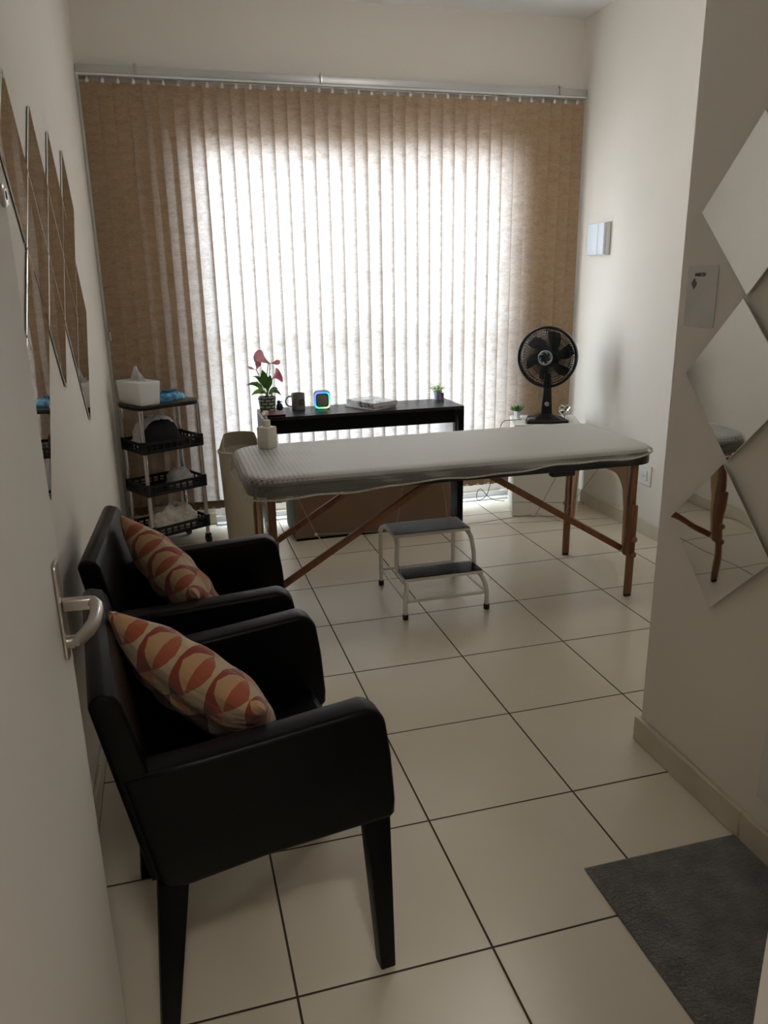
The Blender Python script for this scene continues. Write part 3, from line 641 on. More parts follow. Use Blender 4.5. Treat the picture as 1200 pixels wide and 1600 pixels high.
for y in (0.0,):
    cab([(-0.60, y, 0.36), (-0.2, y, 0.335), (0.2, y, 0.335), (0.50, y, 0.35)])
    cab([(-0.60, y, 0.36), (-0.72, y, 0.64)]); cab([(-0.60, y, 0.36), (-0.585, y - 0.250, 0.366)])
    cab([(-0.22, y, 0.335), (-0.17, y, 0.644)])
    cab([(0.50, y, 0.35), (0.66, y, 0.644)], 0.0022); cab([(0.62, y, 0.30), (0.80, y - 0.12, 0.642)], 0.0018)
    cab([(0.04, y, 0.33), (0.0, y, 0.644)])
    cab([(0.50, y, 0.35), (0.80, 0.24, 0.20)])
    b = nb(); box(b, -0.607, -0.593, y - 0.005, y + 0.005, 0.352, 0.366, 0.003); box(b, 0.472, 0.49, y - 0.005, y + 0.005, 0.343, 0.352, 0.002); obj('cable_clamp', b, 'whiteplastic', ta)
b = nb(); box(b, 0.40, 0.51, -hd + 0.01, -hd + 0.05, 0.622, 0.6445, 0.003); obj('latch', b, 'blackplastic', ta)
# disposable cover, lies on the table
b = nb(); NS = 260; base = []
def rr(k):
    """point + normal at param k on rounded rectangle"""
    pts = rrcache; n = len(pts); f = k * n; i = int(f) % n; t = f - int(f); p = Vector(pts[i]).lerp(Vector(pts[(i + 1) % n]), t); d = Vector(pts[(i + 1) % n]) - Vector(pts[i]); d.normalize(); return p, Vector((d.y, -d.x))
def resample(pts, n):
    P_ = [Vector(p) for p in pts]; P_.append(P_[0]); L = [0]
    for a, c in zip(P_, P_[1:]): L.append(L[-1] + (c - a).length)
    out = []
    for k in range(n):
        s = L[-1] * k / n; j = max(i for i in range(len(L)) if L[i] <= s + 1e-9); j = min(j, len(P_) - 2); t = (s - L[j]) / max(1e-9, L[j + 1] - L[j]); out.append(P_[j].lerp(P_[j + 1], t))
    return out
rings = []
for (inset, z, wob) in ((0.5, 0.7265, 0), (0.25, 0.7265, 0), (0.10, 0.7265, 0.0002), (0.045, 0.7262, 0.0006), (0.018, 0.7245, 0.001), (0.004, 0.718, 0.002), (-0.004, 0.706, 0.003), (-0.007, 0.692, 0.004), (-0.008, None, 0.0055), (-0.008, 'hem0', 0.006), (-0.006, 'hem', 0.006)):
    if inset >= 0.1:
        sc = 1 - inset * 1.0; pts = [Vector((p.x * (1 - inset * 0.35), p.y * sc)) for p in resample(rrect(2 * hw, 2 * hd, 0.13, 10), NS)]
    else: pts = resample(rrect(2 * hw - 2 * inset, 2 * hd - 2 * inset, 0.13 - inset, 10), NS)
    ring = []
    for k, p in enumerate(pts):
        q = pts[(k + 1) % NS] - pts[k - 1]; q.normalize(); nrm = Vector((q.y, -q.x))
        if nrm.dot(p) < 0: nrm = -nrm
        hemz = 0.636 + 0.060 * min(1, max(0, (p.x + hw) / (2 * hw))) + 0.005 * math.sin(k * 0.19) + 0.003 * math.sin(k * 0.47)
        if p.x < -hw + 0.25: hemz -= 0.012 * (1 - (p.x + hw) / 0.25)
        zz = z if isinstance(z, float) else (0.5 * (0.692 + hemz) if z is None else (hemz + 0.008 if z == 'hem0' else hemz))
        fold = (math.sin(k * 0.31 + 2 * math.sin(k * 0.11) + zz * 60)) * wob * 0.45
        ring.append(b.verts.new((p.x + nrm.x * (fold + wob * 1.7), p.y + nrm.y * (fold + wob * 1.7), zz)))
    rings.append(ring)
b.faces.new(rings[0])
for a, c in zip(rings, rings[1:]):
    for k in range(NS): b.faces.new((a[k], a[(k + 1) % NS], c[(k + 1) % NS], c[k]))
bmesh.ops.recalc_face_normals(b, faces=b.faces)
hempts = [v.co.copy() for v in rings[-1]]
cv = thing('table_cover', 'sheer white elastic disposable cover stretched over the massage table', 'cover', (TC[0], TC[1], 0))
b2 = b; me_o = obj('cover_sheet', b2, 'cover', cv, 60)
b = nb(); tube(b, [(p.x, p.y, p.z) for p in hempts], 0.0032, 6, closed=True, flat=1.3); obj('hem', b, 'hem', cv)

# soap dispenser on the table
sd = thing('soap_dispenser', 'ivory square pump dispenser standing on the left end of the massage table', 'dispenser', (0.272, 2.24, 0.7275), R(42))
b = nb(); box(b, -0.033, 0.033, -0.033, 0.033, 0, 0.100, 0.005, 3); obj('bottle', b, 'soap', sd)
b = nb(); lathe(b, [(0.019, 0.1005), (0.019, 0.128), (0.017, 0.131), (0.006, 0.133), (0.006, 0.155), (0, 0.155)], 20); obj('collar', b, 'soap', sd)
b = nb(); tube(b, [(0.004, 0.004, 0.160), (-0.015, -0.003, 0.163), (-0.040, -0.018, 0.158)], [0.012, 0.010, 0.005], 12, flat=0.6); lathe(b, [(0.011, 0.153), (0.014, 0.158), (0.012, 0.170), (0, 0.171)], 16); obj('pump_head', b, 'soap', sd)

# ------------------------------------------------------------------ two-step stool
st = thing('step_stool', 'white metal two-step stool with ribbed treads in front of the massage table', 'step stool', (0.98, 1.97, 0))
Zt, Zl = 0.338, 0.182
def fillet(pts, r=0.04, n=6):
    out = [Vector(pts[0])]
    for a, c, d in zip(pts, pts[1:], pts[2:]):
        a, c, d = Vector(a), Vector(c), Vector(d); u = (a - c); v = (d - c); rr_ = min(r, u.length * 0.48, v.length * 0.48); p0 = c + u.normalized() * rr_; p1 = c + v.normalized() * rr_
        for i in range(n + 1):
            t = i / n; out.append(p0 * (1 - t) ** 2 + c * 2 * t * (1 - t) + p1 * t * t)
    out.append(Vector(pts[-1])); return out
for s in (-1, 1):
    x = s * 0.19
    b = nb()
    tube(b, fillet([(x, 0.215, 0.022), (x, 0.215, 0.30), (x * 0.93, 0.175, Zt - 0.018), (x * 0.93, 0.15, Zt - 0.018)], 0.06), 0.0105, 12)
    tube(b, fillet([(x * 0.93, 0.0, Zt - 0.018), (x * 0.95, -0.045, Zt - 0.03), (x, -0.062, Zl + 0.06), (x, -0.07, Zl - 0.012)], 0.05), 0.0105, 12)
    tube(b, fillet([(x * 0.93, -0.15, Zl - 0.018), (x * 0.96, -0.195, Zl - 0.03), (x * 1.03, -0.215, 0.10), (x * 1.03, -0.215, 0.022)], 0.06), 0.0105, 12)
    obj('side_tube', b, 'whitemetal', st)
    for (xx, yy) in ((x, 0.215), (x * 1.03, -0.215)):
        b = nb(); lathe(b, [(0.0125, 0.0005), (0.0135, 0.004), (0.0135, 0.026), (0.0, 0.0265)], 16, Matrix.Translation((xx, yy, 0))); obj('rubber_foot', b, 'blackrubber', st)
b = nb(); tube(b, [(-0.185, 0.213, 0.085), (0.185, 0.213, 0.085)], 0.008, 10); tube(b, [(-0.19, -0.213, 0.085), (0.19, -0.213, 0.085)], 0.008, 10)
for s in (-1, 1): tube(b, [(s * 0.19, 0.213, 0.085), (s * 0.19, -0.05, 0.085), (s * 0.193, -0.213, 0.085)], 0.006, 8)
obj('crossbar', b, 'whitemetal', st)
for (ya, yb, z, mm) in ((-0.02, 0.165, Zt, 'treadgrey'), (-0.185, -0.045, Zl, 'treadblack')):
    b = nb(); w = 0.19; box(b, -w, w, ya, yb, z - 0.018, z - 0.003, 0.004); pf = obj('step_frame', b, 'whitemetal', st)
    b = nb(); box(b, -w + 0.004, w - 0.004, ya + 0.004, yb - 0.004, z - 0.0028, z + 0.0002, 0.001)
    for ii in range(26):
        for jj in range(int((yb - ya - 0.016) / 0.013)):
            xx = -w + 0.012 + ii * (2 * w - 0.024) / 26; yy = ya + 0.009 + jj * 0.013; off = 0.007 if jj % 2 else 0.0
            if xx + off + 0.010 < w - 0.006: box(b, xx + off, xx + off + 0.010, yy, yy + 0.0065, z + 0.0002, z + 0.0018)
    obj('tread', b, mm, pf)

# ------------------------------------------------------------------ desk
DX0, DX1, DY0, DY1, DZ = 0.355, 1.56, 3.045, 3.385, 0.73
dk = thing('desk', 'black narrow desk standing in front of the blind', 'desk', ((DX0 + DX1) / 2, (DY0 + DY1) / 2, 0))
dw, dd = (DX1 - DX0) / 2, (DY1 - DY0) / 2
b = nb(); box(b, -dw, dw, -dd, dd, DZ - 0.020, DZ, 0.0015, 1); obj('desktop', b, 'desk', dk)
b = nb(); box(b, -dw + 0.03, dw - 0.05, -dd + 0.02, -dd + 0.04, 0.630, DZ - 0.0205, 0.001, 1); obj('front_apron', b, 'deskdark', dk)
b = nb(); box(b, dw - 0.036, dw, -dd, dd, 0.0, DZ - 0.0205, 0.0015, 1); obj('side_panel', b, 'deskdark', dk)
b = nb(); box(b, -dw, -dw + 0.03, -dd + 0.01, dd, 0.0, DZ - 0.0205, 0.0015, 1); obj('side_panel', b, 'deskdark', dk, label='left side panel')
b = nb(); box(b, dw - 0.052, dw - 0.0365, -dd + 0.05, dd - 0.01, 0.40, 0.700, 0.0015, 1); pn = obj('flap_door', b, 'deskwhite', dk, label='white flap door')
for yy in (-dd + 0.07, dd - 0.07):
    b = nb(); box(b, dw - 0.058, dw - 0.0525, yy - 0.022, yy + 0.022, 0.672, 0.690, 0.002); tube(b, [(dw - 0.064, yy, 0.676), (dw - 0.064, yy, 0.688)], 0.006, 10); obj('hinge', b, 'steel', pn)

# storage box under the desk
b = nb(); box(b, -0.48, 0.48, -0.17, 0.17, 0.014, 0.37, 0.003, 1)
sb = thing('storage_box', 'large brown cardboard box standing on the floor under the desk', 'box', (0.975, 3.155, 0))
obj('carton', b, 'card', sb)
b = nb(); box(b, -0.4835, -0.4805, -0.168, 0.168, 0.016, 0.368); obj('side_sheet', b, 'cardside', sb, label='grey-green side')
b = nb(); box(b, -0.478, 0.478, -0.168, 0.168, 0.0005, 0.0138); obj('base', b, 'blackwood', sb)

# ------------------------------------------------------------------ waste bin
wb = thing('waste_bin', 'tall beige plastic bin standing between the cart and the desk', 'bin', (0.215, 3.10, 0))
prof = [(0.0, 0.012), (0.098, 0.012), (0.104, 0.03), (0.122, 0.535), (0.128, 0.54), (0.128, 0.552), (0.122, 0.553), (0.118, 0.545), (0.10, 0.05), (0, 0.04)]
b = nb(); lathe(b, prof, 40)
lathe(b, [(0.088, 0.0005), (0.098, 0.012), (0.06, 0.012), (0.055, 0.0005)], 10, None)
obj('bin_body', b, 'bin', wb)
# hood: open-fronted sloping lid
b = nb(); n = 26; lo = []; hi = []; lo2 = []; hi2 = []
for i in range(n + 1):
    a = R(-62 + 304 * i / n - 0) ; ca, sa = math.cos(a), math.sin(a)
    f = 0.5 + 0.5 * sa
    ht = 0.085 * min(1, max(0, (sa + 0.62) / 0.5))
    rt = 0.118 - 0.030 * (ht / 0.085)
    lo.append(b.verts.new((0.119 * ca, 0.119 * sa, 0.554))); hi.append(b.verts.new((rt * ca, rt * sa * 0.95, 0.554 + ht + 0.002)))
    lo2.append(b.verts.new((0.116 * ca, 0.116 * sa, 0.554))); hi2.append(b.verts.new(((rt - 0.003) * ca, (rt - 0.003) * sa * 0.95, 0.554 + ht + 0.002)))
for i in range(n):
    b.faces.new((lo[i], lo[i + 1], hi[i + 1], hi[i])); b.faces.new((lo2[i + 1], lo2[i], hi2[i], hi2[i + 1])); b.faces.new((hi[i], hi[i + 1], hi2[i + 1], hi2[i]))
obj('bin_hood', b, 'bin', wb, 50)

# ------------------------------------------------------------------ cabinet, fan and things on it
cz = 0.592
cb = thing('low_cabinet', 'low white cabinet standing in the right corner under the fan', 'cabinet', (1.895, 3.042, 0), R(-20))
CW, CD = 0.41, 0.36
b = nb(); box(b, 0, CW, 0.018, CD, 0.02, cz - 0.018, 0.0015, 1); obj('carcass', b, 'cabinet', cb)
b = nb(); box(b, -0.003, CW + 0.003, -0.002, CD + 0.002, cz - 0.0175, cz, 0.002, 1); obj('cabinet_top', b, 'cabinet', cb)
b = nb(); box(b, 0.002, CW - 0.002, 0.0, 0.0175, 0.095, cz - 0.02, 0.0015, 1); d_ = obj('cabinet_door', b, 'cabinet', cb)
b = nb(); lathe(b, [(0.004, 0), (0.004, 0.012), (0.010, 0.016), (0.010, 0.022), (0, 0.025)], 16, Matrix.Translation((CW - 0.03, 0, 0.11)) @ Matrix.Rotation(R(90), 4, 'X')); obj('knob', b, 'chrome', d_)
b = nb(); box(b, 0.002, CW - 0.002, 0.0, 0.0175, 0.004, 0.092, 0.0015, 1); obj('plinth', b, 'cabinet', cb)
b = nb(); box(b, 0.01, CW - 0.01, 0.02, CD - 0.01, 0.0005, 0.0195); obj('base', b, 'blackplastic', cb)
b = nb(); box(b, 0.004, CW - 0.004, 0.003, 0.0174, 0.0922, 0.0948); obj('door_gap', b, 'ink', cb, 0)

fx, fy = 2.125, 3.085
fan = thing('table_fan', 'black table fan standing on the low white cabinet', 'fan', (fx, fy, cz), R(-20))
b = nb(); prism(b, [(-0.135, -0.075), (-0.125, -0.10), (0.125, -0.10), (0.135, -0.075), (0.105, 0.10), (0.085, 0.115), (-0.085, 0.115), (-0.105, 0.10)], 'z', 0.001, 0.022, 0.006, 3)
# sloping shoulder up to the neck
hexa(b, [(-0.10, -0.085, 0.021), (0.10, -0.085, 0.021), (0.08, 0.09, 0.021), (-0.08, 0.09, 0.021)], [(-0.035, -0.035, 0.055), (0.035, -0.035, 0.055), (0.030, 0.04, 0.055), (-0.030, 0.04, 0.055)], 0.008, 3)
obj('base', b, 'blackplastic', fan)
b = nb(); hexa(b, [(-0.036, -0.034, 0.045), (0.036, -0.034, 0.045), (0.032, 0.035, 0.045), (-0.032, 0.035, 0.045)], [(-0.020, -0.018, 0.30), (0.020, -0.018, 0.30), (0.018, 0.025, 0.30), (-0.018, 0.025, 0.30)], 0.008, 3); obj('neck', b, 'blackplastic', fan)
b = nb(); lathe(b, [(0.014, 0), (0.014, 0.006), (0.011, 0.009), (0, 0.010)], 20, Matrix.Translation((0.0, -0.030, 0.115)) @ Matrix.Rotation(R(90), 4, 'X')); obj('button', b, 'greymetal', fan, label='grey round button')
b = nb(); lathe(b, [(0.022, 0), (0.022, 0.010), (0.018, 0.013), (0, 0.013)], 20, Matrix.Translation((-0.095, -0.065, 0.0225)) @ Matrix.Scale(1.2, 4, (1, 0, 0))); obj('speed_dial', b, 'greymetal', fan, label='grey speed dial')
HZ = 0.402; hrot = Matrix.Translation((0, 0, HZ)) @ Matrix.Rotation(R(-22), 4, 'Z') @ Matrix.Rotation(R(90), 4, 'X')   # head axis: local +z -> forward (-y)
def hp(p): return hrot @ Vector(p)
RF = 0.178
b = nb(); tube(b, [hp((RF * math.cos(2 * PI * k / 64), RF * math.sin(2 * PI * k / 64), 0.03)) for k in range(64)], 0.009, 8, closed=True)
lathe(b, [(RF - 0.004, -0.015), (RF + 0.003, -0.015), (RF + 0.003, 0.03), (RF - 0.004, 0.03), (RF - 0.004, -0.015)], 64, hrot, cap=False); obj('rim', b, 'blackplastic', fan)
def spiral(bm, z_of, n, sweep, r0, r1, rw, seg=9):
    for k in range(n):
        a0 = 2 * PI * k / n; pts = []
        for i in range(seg + 1):
            t = i / seg; r = r0 + (r1 - r0) * t; a = a0 + sweep * math.sin(t * PI * 0.5) ; pts.append(hp((r * math.cos(a), r * math.sin(a), z_of(t))))
        tube(bm, pts, rw, 4, cap=False)
b = nb(); spiral(b, lambda t: 0.068 - 0.034 * t ** 3, 84, 1.05, 0.030, RF - 0.003, 0.0018)
for rr_ in (0.145, 0.160):
    tube(b, [hp((rr_ * math.cos(2 * PI * k / 60), rr_ * math.sin(2 * PI * k / 60), 0.068 - 0.034 * (rr_ / RF) ** 3)) for k in range(60)], 0.002, 5, closed=True)
obj('front_guard', b, 'blackplastic', fan)
b = nb(); spiral(b, lambda t: -0.075 + 0.058 * t ** 2.5, 60, -0.9, 0.05, RF - 0.002, 0.0016)
for rr_ in (0.09, 0.13, 0.162):
    tube(b, [hp((rr_ * math.cos(2 * PI * k / 60), rr_ * math.sin(2 * PI * k / 60), -0.075 + 0.058 * (rr_ / RF) ** 2.5)) for k in range(60)], 0.002, 5, closed=True)
obj('rear_guard', b, 'blackplastic', fan)
b = nb(); lathe(b, [(0.0, -0.16), (0.03, -0.158), (0.05, -0.14), (0.058, -0.10), (0.058, -0.078), (0, -0.078)], 28, hrot); obj('motor_housing', b, 'blackplastic', fan)
b = nb(); lathe(b, [(0, 0.060), (0.030, 0.062), (0.034, 0.068), (0.030, 0.075), (0, 0.077)], 28, hrot); hb_ = obj('hub_badge', b, 'blackplastic', fan)
b = nb()
tube(b, [hp((0.040 * math.cos(2 * PI * k / 40), 0.040 * math.sin(2 * PI * k / 40), 0.072)) for k in range(40)], 0.006, 8, closed=True)
for k in range(6):
    a = 2 * PI * k / 6; tube(b, [hp((0.026 * math.cos(a), 0.026 * math.sin(a), 0.0775)), hp((0.040 * math.cos(a + 0.6), 0.040 * math.sin(a + 0.6), 0.077))], 0.0035, 6)
obj('badge_ring', b, 'greymetal', hb_, label='grey swirl ring')
b = nb(); lathe(b, [(0, -0.06), (0.036, -0.06), (0.036, 0.02), (0.028, 0.035), (0, 0.038)], 24, hrot); obj('blade_hub', b, 'blackplastic', fan)
for k in range(6):
    a0 = 2 * PI * k / 6; b = nb(); g = []
    for i in range(8):
        t = i / 7; r = 0.030 + 0.122 * t; wd = 0.28 + 0.20 * math.sin(PI * min(1, t * 0.9 + 0.1)); row = []
        for j in range(6):
            s = j / 5 - 0.5; a = a0 + 0.35 * t + s * wd * 1.5; row.append(b.verts.new(hp((r * math.cos(a), r * math.sin(a), -0.018 + s * 0.05 * (1.1 - 0.4 * t)))))
        g.append(row)
    for i in range(7):
        for j in range(5): b.faces.new((g[i][j], g[i][j + 1], g[i + 1][j + 1], g[i + 1][j]))
    bmesh.ops.solidify(b, geom=b.faces[:], thickness=0.002); obj('blade', b, 'blackplastic', fan, 60)

# fan power cord: cabinet top -> over the left edge -> floor coil
b = nb(); tube(b, fillet([(1.985, 3.14, cz + 0.012), (1.93, 3.18, cz + 0.006), (1.875, 3.185, cz + 0.004), (1.865, 3.20, cz - 0.05), (1.875, 3.26, 0.30), (1.84, 3.33, 0.06), (1.78, 3.36, 0.02), (1.80, 3.40, 0.085), (1.83, 3.405, 0.10), (1.90, 3.40, 0.016), (1.99, 3.37, 0.006)], 0.05), 0.0025, 6)
co = obj('power_cord', b, 'cord'); tag(co, 'thin dark cord from the fan, looping down beside the white cabinet', 'cord')

# small potted plants
def tuft(name, label, loc, pm, pr0, pr1, ph, n, hmin, hmax, group, square=False, kind=0):
    t = thing(name, label, 'plant', loc, 0, group)
    b = nb(); lathe(b, [(0, 0), (pr0, 0), (pr1, ph), (pr1 - 0.003, ph), (pr1 - 0.006, ph - 0.008), (0, ph - 0.008)], 6 if square else 24); obj('pot', b, pm, t, 30)
    b = nb(); rnd = random.Random(sum(map(ord, label)))
    for i in range(n):
        a = rnd.uniform(0, 2 * PI); sp_ = rnd.random(); base = Vector((math.cos(a), math.sin(a), 0)) * pr1 * 0.6 * sp_; base.z = ph - 0.006
        tip = base + Vector((math.cos(a) * (0.012 + 0.03 * sp_), math.sin(a) * (0.012 + 0.03 * sp_), rnd.uniform(hmin, hmax)))
        if kind == 0: tube(b, [base, (base + tip) / 2 + Vector((0, 0, 0.003)), tip], [0.0016, 0.0042, 0.0005], 5)
        else:
            tube(b, [base, tip], 0.0007, 4)
            for q in range(3):
                c = base.lerp(tip, 0.5 + 0.25 * q); d = Vector((rnd.uniform(-1, 1), rnd.uniform(-1, 1), rnd.uniform(-0.1, 0.8))).normalized() * 0.009; tube(b, [c, c + d * 0.6, c + d * 1.4], [0.0008, 0.0036, 0.0006], 5, flat=0.4)
    obj('foliage', b, 'leaf' if kind == 0 else 'leafvar', t, 60); return t
tuft('potted_succulent', 'tiny green plant in a white pot beside the fan on the cabinet', (2.012, 3.26, cz), 'potwhite', 0.019, 0.028, 0.048, 60, 0.022, 0.045, 'small potted plants', True)
tuft('potted_plant', 'small leafy plant in a pale blue pot at the right end of the desk', (1.497, 3.345, DZ), 'potblue', 0.021, 0.030, 0.052, 46, 0.02, 0.048, 'small potted plants', kind=1)
# silver swan dish behind the fan
sn = thing('silver_dish', 'small silver heart-shaped dish standing behind the fan base', 'dish', (2.290, 3.150, cz))
b = nb(); lathe(b, [(0.018, 0.0), (0.014, 0.004), (0.008, 0.012), (0.012, 0.022), (0.030, 0.034), (0.040, 0.052), (0.038, 0.054), (0.026, 0.038), (0, 0.030)], 24); obj('bowl', b, 'silver', sn)
b = nb()
for s in (-1, 1): tube(b, [(s * 0.004, 0, 0.030), (s * 0.026, -0.002, 0.050), (s * 0.040, -0.002, 0.072), (s * 0.030, -0.002, 0.086), (s * 0.010, -0.002, 0.080), (0, -0.002, 0.068)], [0.003, 0.0045, 0.005, 0.005, 0.004, 0.003], 8)
obj('heart_rim', b, 'silver', sn)

# ------------------------------------------------------------------ things on the desk
# calla lily
lp = thing('calla_lily', 'potted pink calla lily in a stone-brick pot at the left end of the desk', 'plant', (0.408, 3.285, DZ))
b = nb(); lathe(b, [(0, 0), (0.044, 0), (0.052, 0.085), (0.047, 0.087), (0.044, 0.078), (0, 0.076)], 10); obj('pot', b, 'stonepot', lp, 30)
def leaf(pts, w, m):
    b = nb(); n = len(pts); P_ = [Vector(p) for p in pts]; rows = []
    for i, p in enumerate(P_):
        t = i / (n - 1); d = (P_[min(i + 1, n - 1)] - P_[max(0, i - 1)]).normalized(); s = d.cross(Vector((0, -0.55, 0.83))); s = s.normalized() if s.length > 1e-3 else Vector((1, 0, 0)); up = s.cross(d)
        ww = w * (max(0.03, math.sin(PI * min(1, max(0, (t - 0.25) / 0.75)) ** 0.75)) if t > 0.25 else 0.04)
        rows.append([b.verts.new(p + s * ww * q - up * ww * 0.25 * q * q) for q in (-1, -0.5, 0, 0.5, 1)])
    for a, c in zip(rows, rows[1:]):
        for j in range(4): b.faces.new((a[j], a[j + 1], c[j + 1], c[j]))
    bmesh.ops.solidify(b, geom=b.faces[:], thickness=0.0012); return obj('leaf', b, m, lp, 60)
def cur(p0, p1, p2, n=9): return [Vector(p0) * (1 - t) ** 2 + Vector(p1) * 2 * t * (1 - t) + Vector(p2) * t * t for t in [i / n for i in range(n + 1)]]
for p1, p2, w, mm in (((-0.03, 0, 0.20), (-0.115, -0.01, 0.16), 0.022, 'leaf'), ((-0.02, -0.01, 0.16), (-0.095, -0.02, 0.10), 0.022, 'leafvar'), ((0.0, 0, 0.20), (-0.02, -0.01, 0.245), 0.026, 'leaf'), ((-0.01, 0.01, 0.22), (-0.075, 0.01, 0.205), 0.018, 'leaf'),
                      ((0.03, 0, 0.17), (0.085, -0.01, 0.09), 0.022, 'leaf'), ((0.02, -0.02, 0.13), (0.045, -0.03, 0.13), 0.022, 'leafvar'), ((0.01, 0, 0.18), (0.03, 0, 0.21), 0.022, 'leaf'), ((0.0, -0.02, 0.13), (-0.03, -0.03, 0.12), 0.018, 'leafvar'), ((0.05, 0.0, 0.15), (0.07, 0.02, 0.13), 0.02, 'leaf'), ((-0.03, -0.02, 0.14), (-0.06, -0.03, 0.185), 0.02, 'leafvar'), ((0.02, -0.02, 0.10), (0.03, -0.04, 0.10), 0.02, 'leafvar')):
    leaf(cur((0, 0, 0.078), p1, p2), w, mm)
def spathe(base, tip, w, m, open_=1.0):
    """funnel flower: sheet wrapped round an axis and flaring"""
    base, tip = Vector(base), Vector(tip); ax = (tip - base); L = ax.length; ax.normalize(); s = ax.cross(Vector((0, -1, 0.2))).normalized(); u = s.cross(ax)
    b = nb(); rows = []; nr, ns = 9, 16
    for i in range(nr):
        t = i / (nr - 1); r = w * (0.12 + 0.88 * t ** 1.5); row = []
        for k in range(ns + 1):
            a = R(-150 + 300 * k / ns); ext = 1 + 0.45 * t * math.cos(a)
            row.append(b.verts.new(base + ax * (L * t * (0.75 + 0.35 * math.cos(a) * t)) + (s * math.sin(a) + u * math.cos(a) * 0.8) * r * (1 + 0.25 * t * t * open_)))
        rows.append(row)
    for a, c in zip(rows, rows[1:]):
        for k in range(ns): b.faces.new((a[k], a[k + 1], c[k + 1], c[k]))
    bmesh.ops.solidify(b, geom=b.faces[:], thickness=0.0012); return obj('flower', b, m, lp, 70)
def stem(p1, p2):
    b = nb(); tube(b, cur((0, 0, 0.078), p1, p2), 0.0026, 6); return obj('stem', b, 'leaf', lp)
stem((0.0, 0, 0.20), (0.020, 0, 0.275)); spathe((0.030, 0, 0.276), (-0.055, -0.005, 0.335), 0.032, 'petalpink')
stem((0.02, 0.0, 0.19), (0.030, 0, 0.280)); spathe((0.030, 0, 0.278), (0.085, -0.005, 0.285), 0.014, 'petalpink', 0.3)
stem((-0.02, 0, 0.17), (-0.052, 0, 0.245)); spathe((-0.052, 0, 0.243), (-0.035, -0.005, 0.290), 0.017, 'petalpink', 0.4)
spathe((-0.052, 0, 0.245), (-0.095, 0.0, 0.262), 0.008, 'petalpink', 0.2)
stem((0.02, 0, 0.16), (0.042, 0, 0.195)); spathe((0.042, -0.002, 0.195), (0.090, -0.012, 0.215), 0.036, 'petalmagenta')
b = nb(); tube(b, [(0.060, -0.018, 0.206), (0.078, -0.026, 0.214)], [0.004, 0.003], 8); obj('spadix', b, 'leafvar', lp)
# little navy bird ornament
bo = thing('bird_ornament', 'small dark navy bird ornament behind the stone-brick pot', 'ornament', (0.482, 3.30, DZ))
b = nb(); lathe(b, [(0, 0), (0.016, 0.001), (0.021, 0.014), (0.018, 0.032), (0.010, 0.042), (0, 0.044)], 18); obj('body', b, 'navy', bo)
b = nb(); lathe(b, [(0, 0.036), (0.009, 0.038), (0.012, 0.048), (0.008, 0.057), (0, 0.060)], 16, Matrix.Translation((-0.004, 0, 0))); tube(b, [(0.006, 0, 0.050), (0.022, -0.002, 0.046)], [0.005, 0.0008], 8); obj('head', b, 'navy', bo)
b = nb(); tube(b, [(0.012, 0.004, 0.016), (0.026, 0.004, 0.010)], [0.008, 0.002], 8); obj('tail', b, 'navy', bo)
# notebook at the front left edge
nbk = thing('notebook', 'dark red notebook lying at the front left edge of the desk', 'notebook', (0.425, 3.125, DZ), R(2))
b = nb(); box(b, -0.055, 0.052, -0.074, 0.074, 0.003, 0.012); obj('pages', b, 'blackwood', nbk, 0)
b = nb(); box(b, -0.057, 0.055, -0.076, 0.076, 0.0124, 0.0145, 0.0006, 1); box(b, -0.057, 0.055, -0.076, 0.076, 0.0006, 0.0026, 0.0006, 1); box(b, -0.059, -0.0565, -0.076, 0.076, 0.0006, 0.0145); obj('cover', b, 'darkred', nbk, 0)
# mug
mg = thing('coffee_mug', 'grey mug with black lettering on the desk beside the lily', 'mug', (0.592, 3.28, DZ))
b = nb(); lathe(b, [(0, 0.0), (0.037, 0.0), (0.040, 0.003), (0.040, 0.096), (0.0385, 0.098), (0.037, 0.096), (0.0365, 0.006), (0, 0.005)], 40); obj('cup', b, 'mug', mg)
b = nb(); hd_ = []
for k in range(15):
    a = R(70 + 220 * k / 14); hd_.append((-0.046 + 0.028 * math.cos(a), 0.006, 0.050 + 0.030 * math.sin(a)))
hd_ = [(-0.0385, 0.006, 0.080)] + hd_ + [(-0.0385, 0.006, 0.021)]
tube(b, hd_, 0.0045, 10); obj('handle', b, 'mug', mg)
for s, zz, sz in (('MAS', 0.048, 0.024), ('TERA', 0.028, 0.024)):
    tb = text_bm(s, sz, 0.0003, 0.0009)
    bmesh.ops.subdivide_edges(tb, edges=tb.edges[:], cuts=2)
    for v in tb.verts:
        x, y, z = v.co; a = R(-92) + (x * 0.85 - (0.004 if s == 'MAS' else 0.010)) / 0.0402 + R(2); r = 0.0403 + z; v.co = (r * math.cos(a), r * math.sin(a), zz + y)
    obj('lettering', tb, 'ink', mg, 0)
# speaker
spk = thing('bluetooth_speaker', 'small cube speaker with a glowing rainbow ring on the desk', 'speaker', (0.735, 3.27, DZ), R(-9))
b = nb(); prism(b, [(p[0], p[1] + 0.054) for p in rrect(0.100, 0.104, 0.026, 6)], 'y', -0.035, 0.045, 0.008, 3); obj('shell', b, 'speakerbody', spk)
b = nb(); ring = [(p[0], -0.038, p[1] + 0.054) for p in rrect(0.086, 0.090, 0.022, 6)]; tube(b, ring, 0.0055, 8, closed=True); obj('light_ring', b, 'led', spk, label='glowing rainbow ring')
b = nb(); prism(b, [(p[0], p[1] + 0.054) for p in rrect(0.060, 0.064, 0.014, 5)], 'y', -0.041, -0.0345, 0.002, 2); obj('grille', b, 'speakergrille', spk)
b = nb()
for sx_ in (-0.03, 0.03): box(b, sx_ - 0.008, sx_ + 0.008, -0.02, 0.03, 0.0003, 0.003)
obj('foot', b, 'blackrubber', spk)
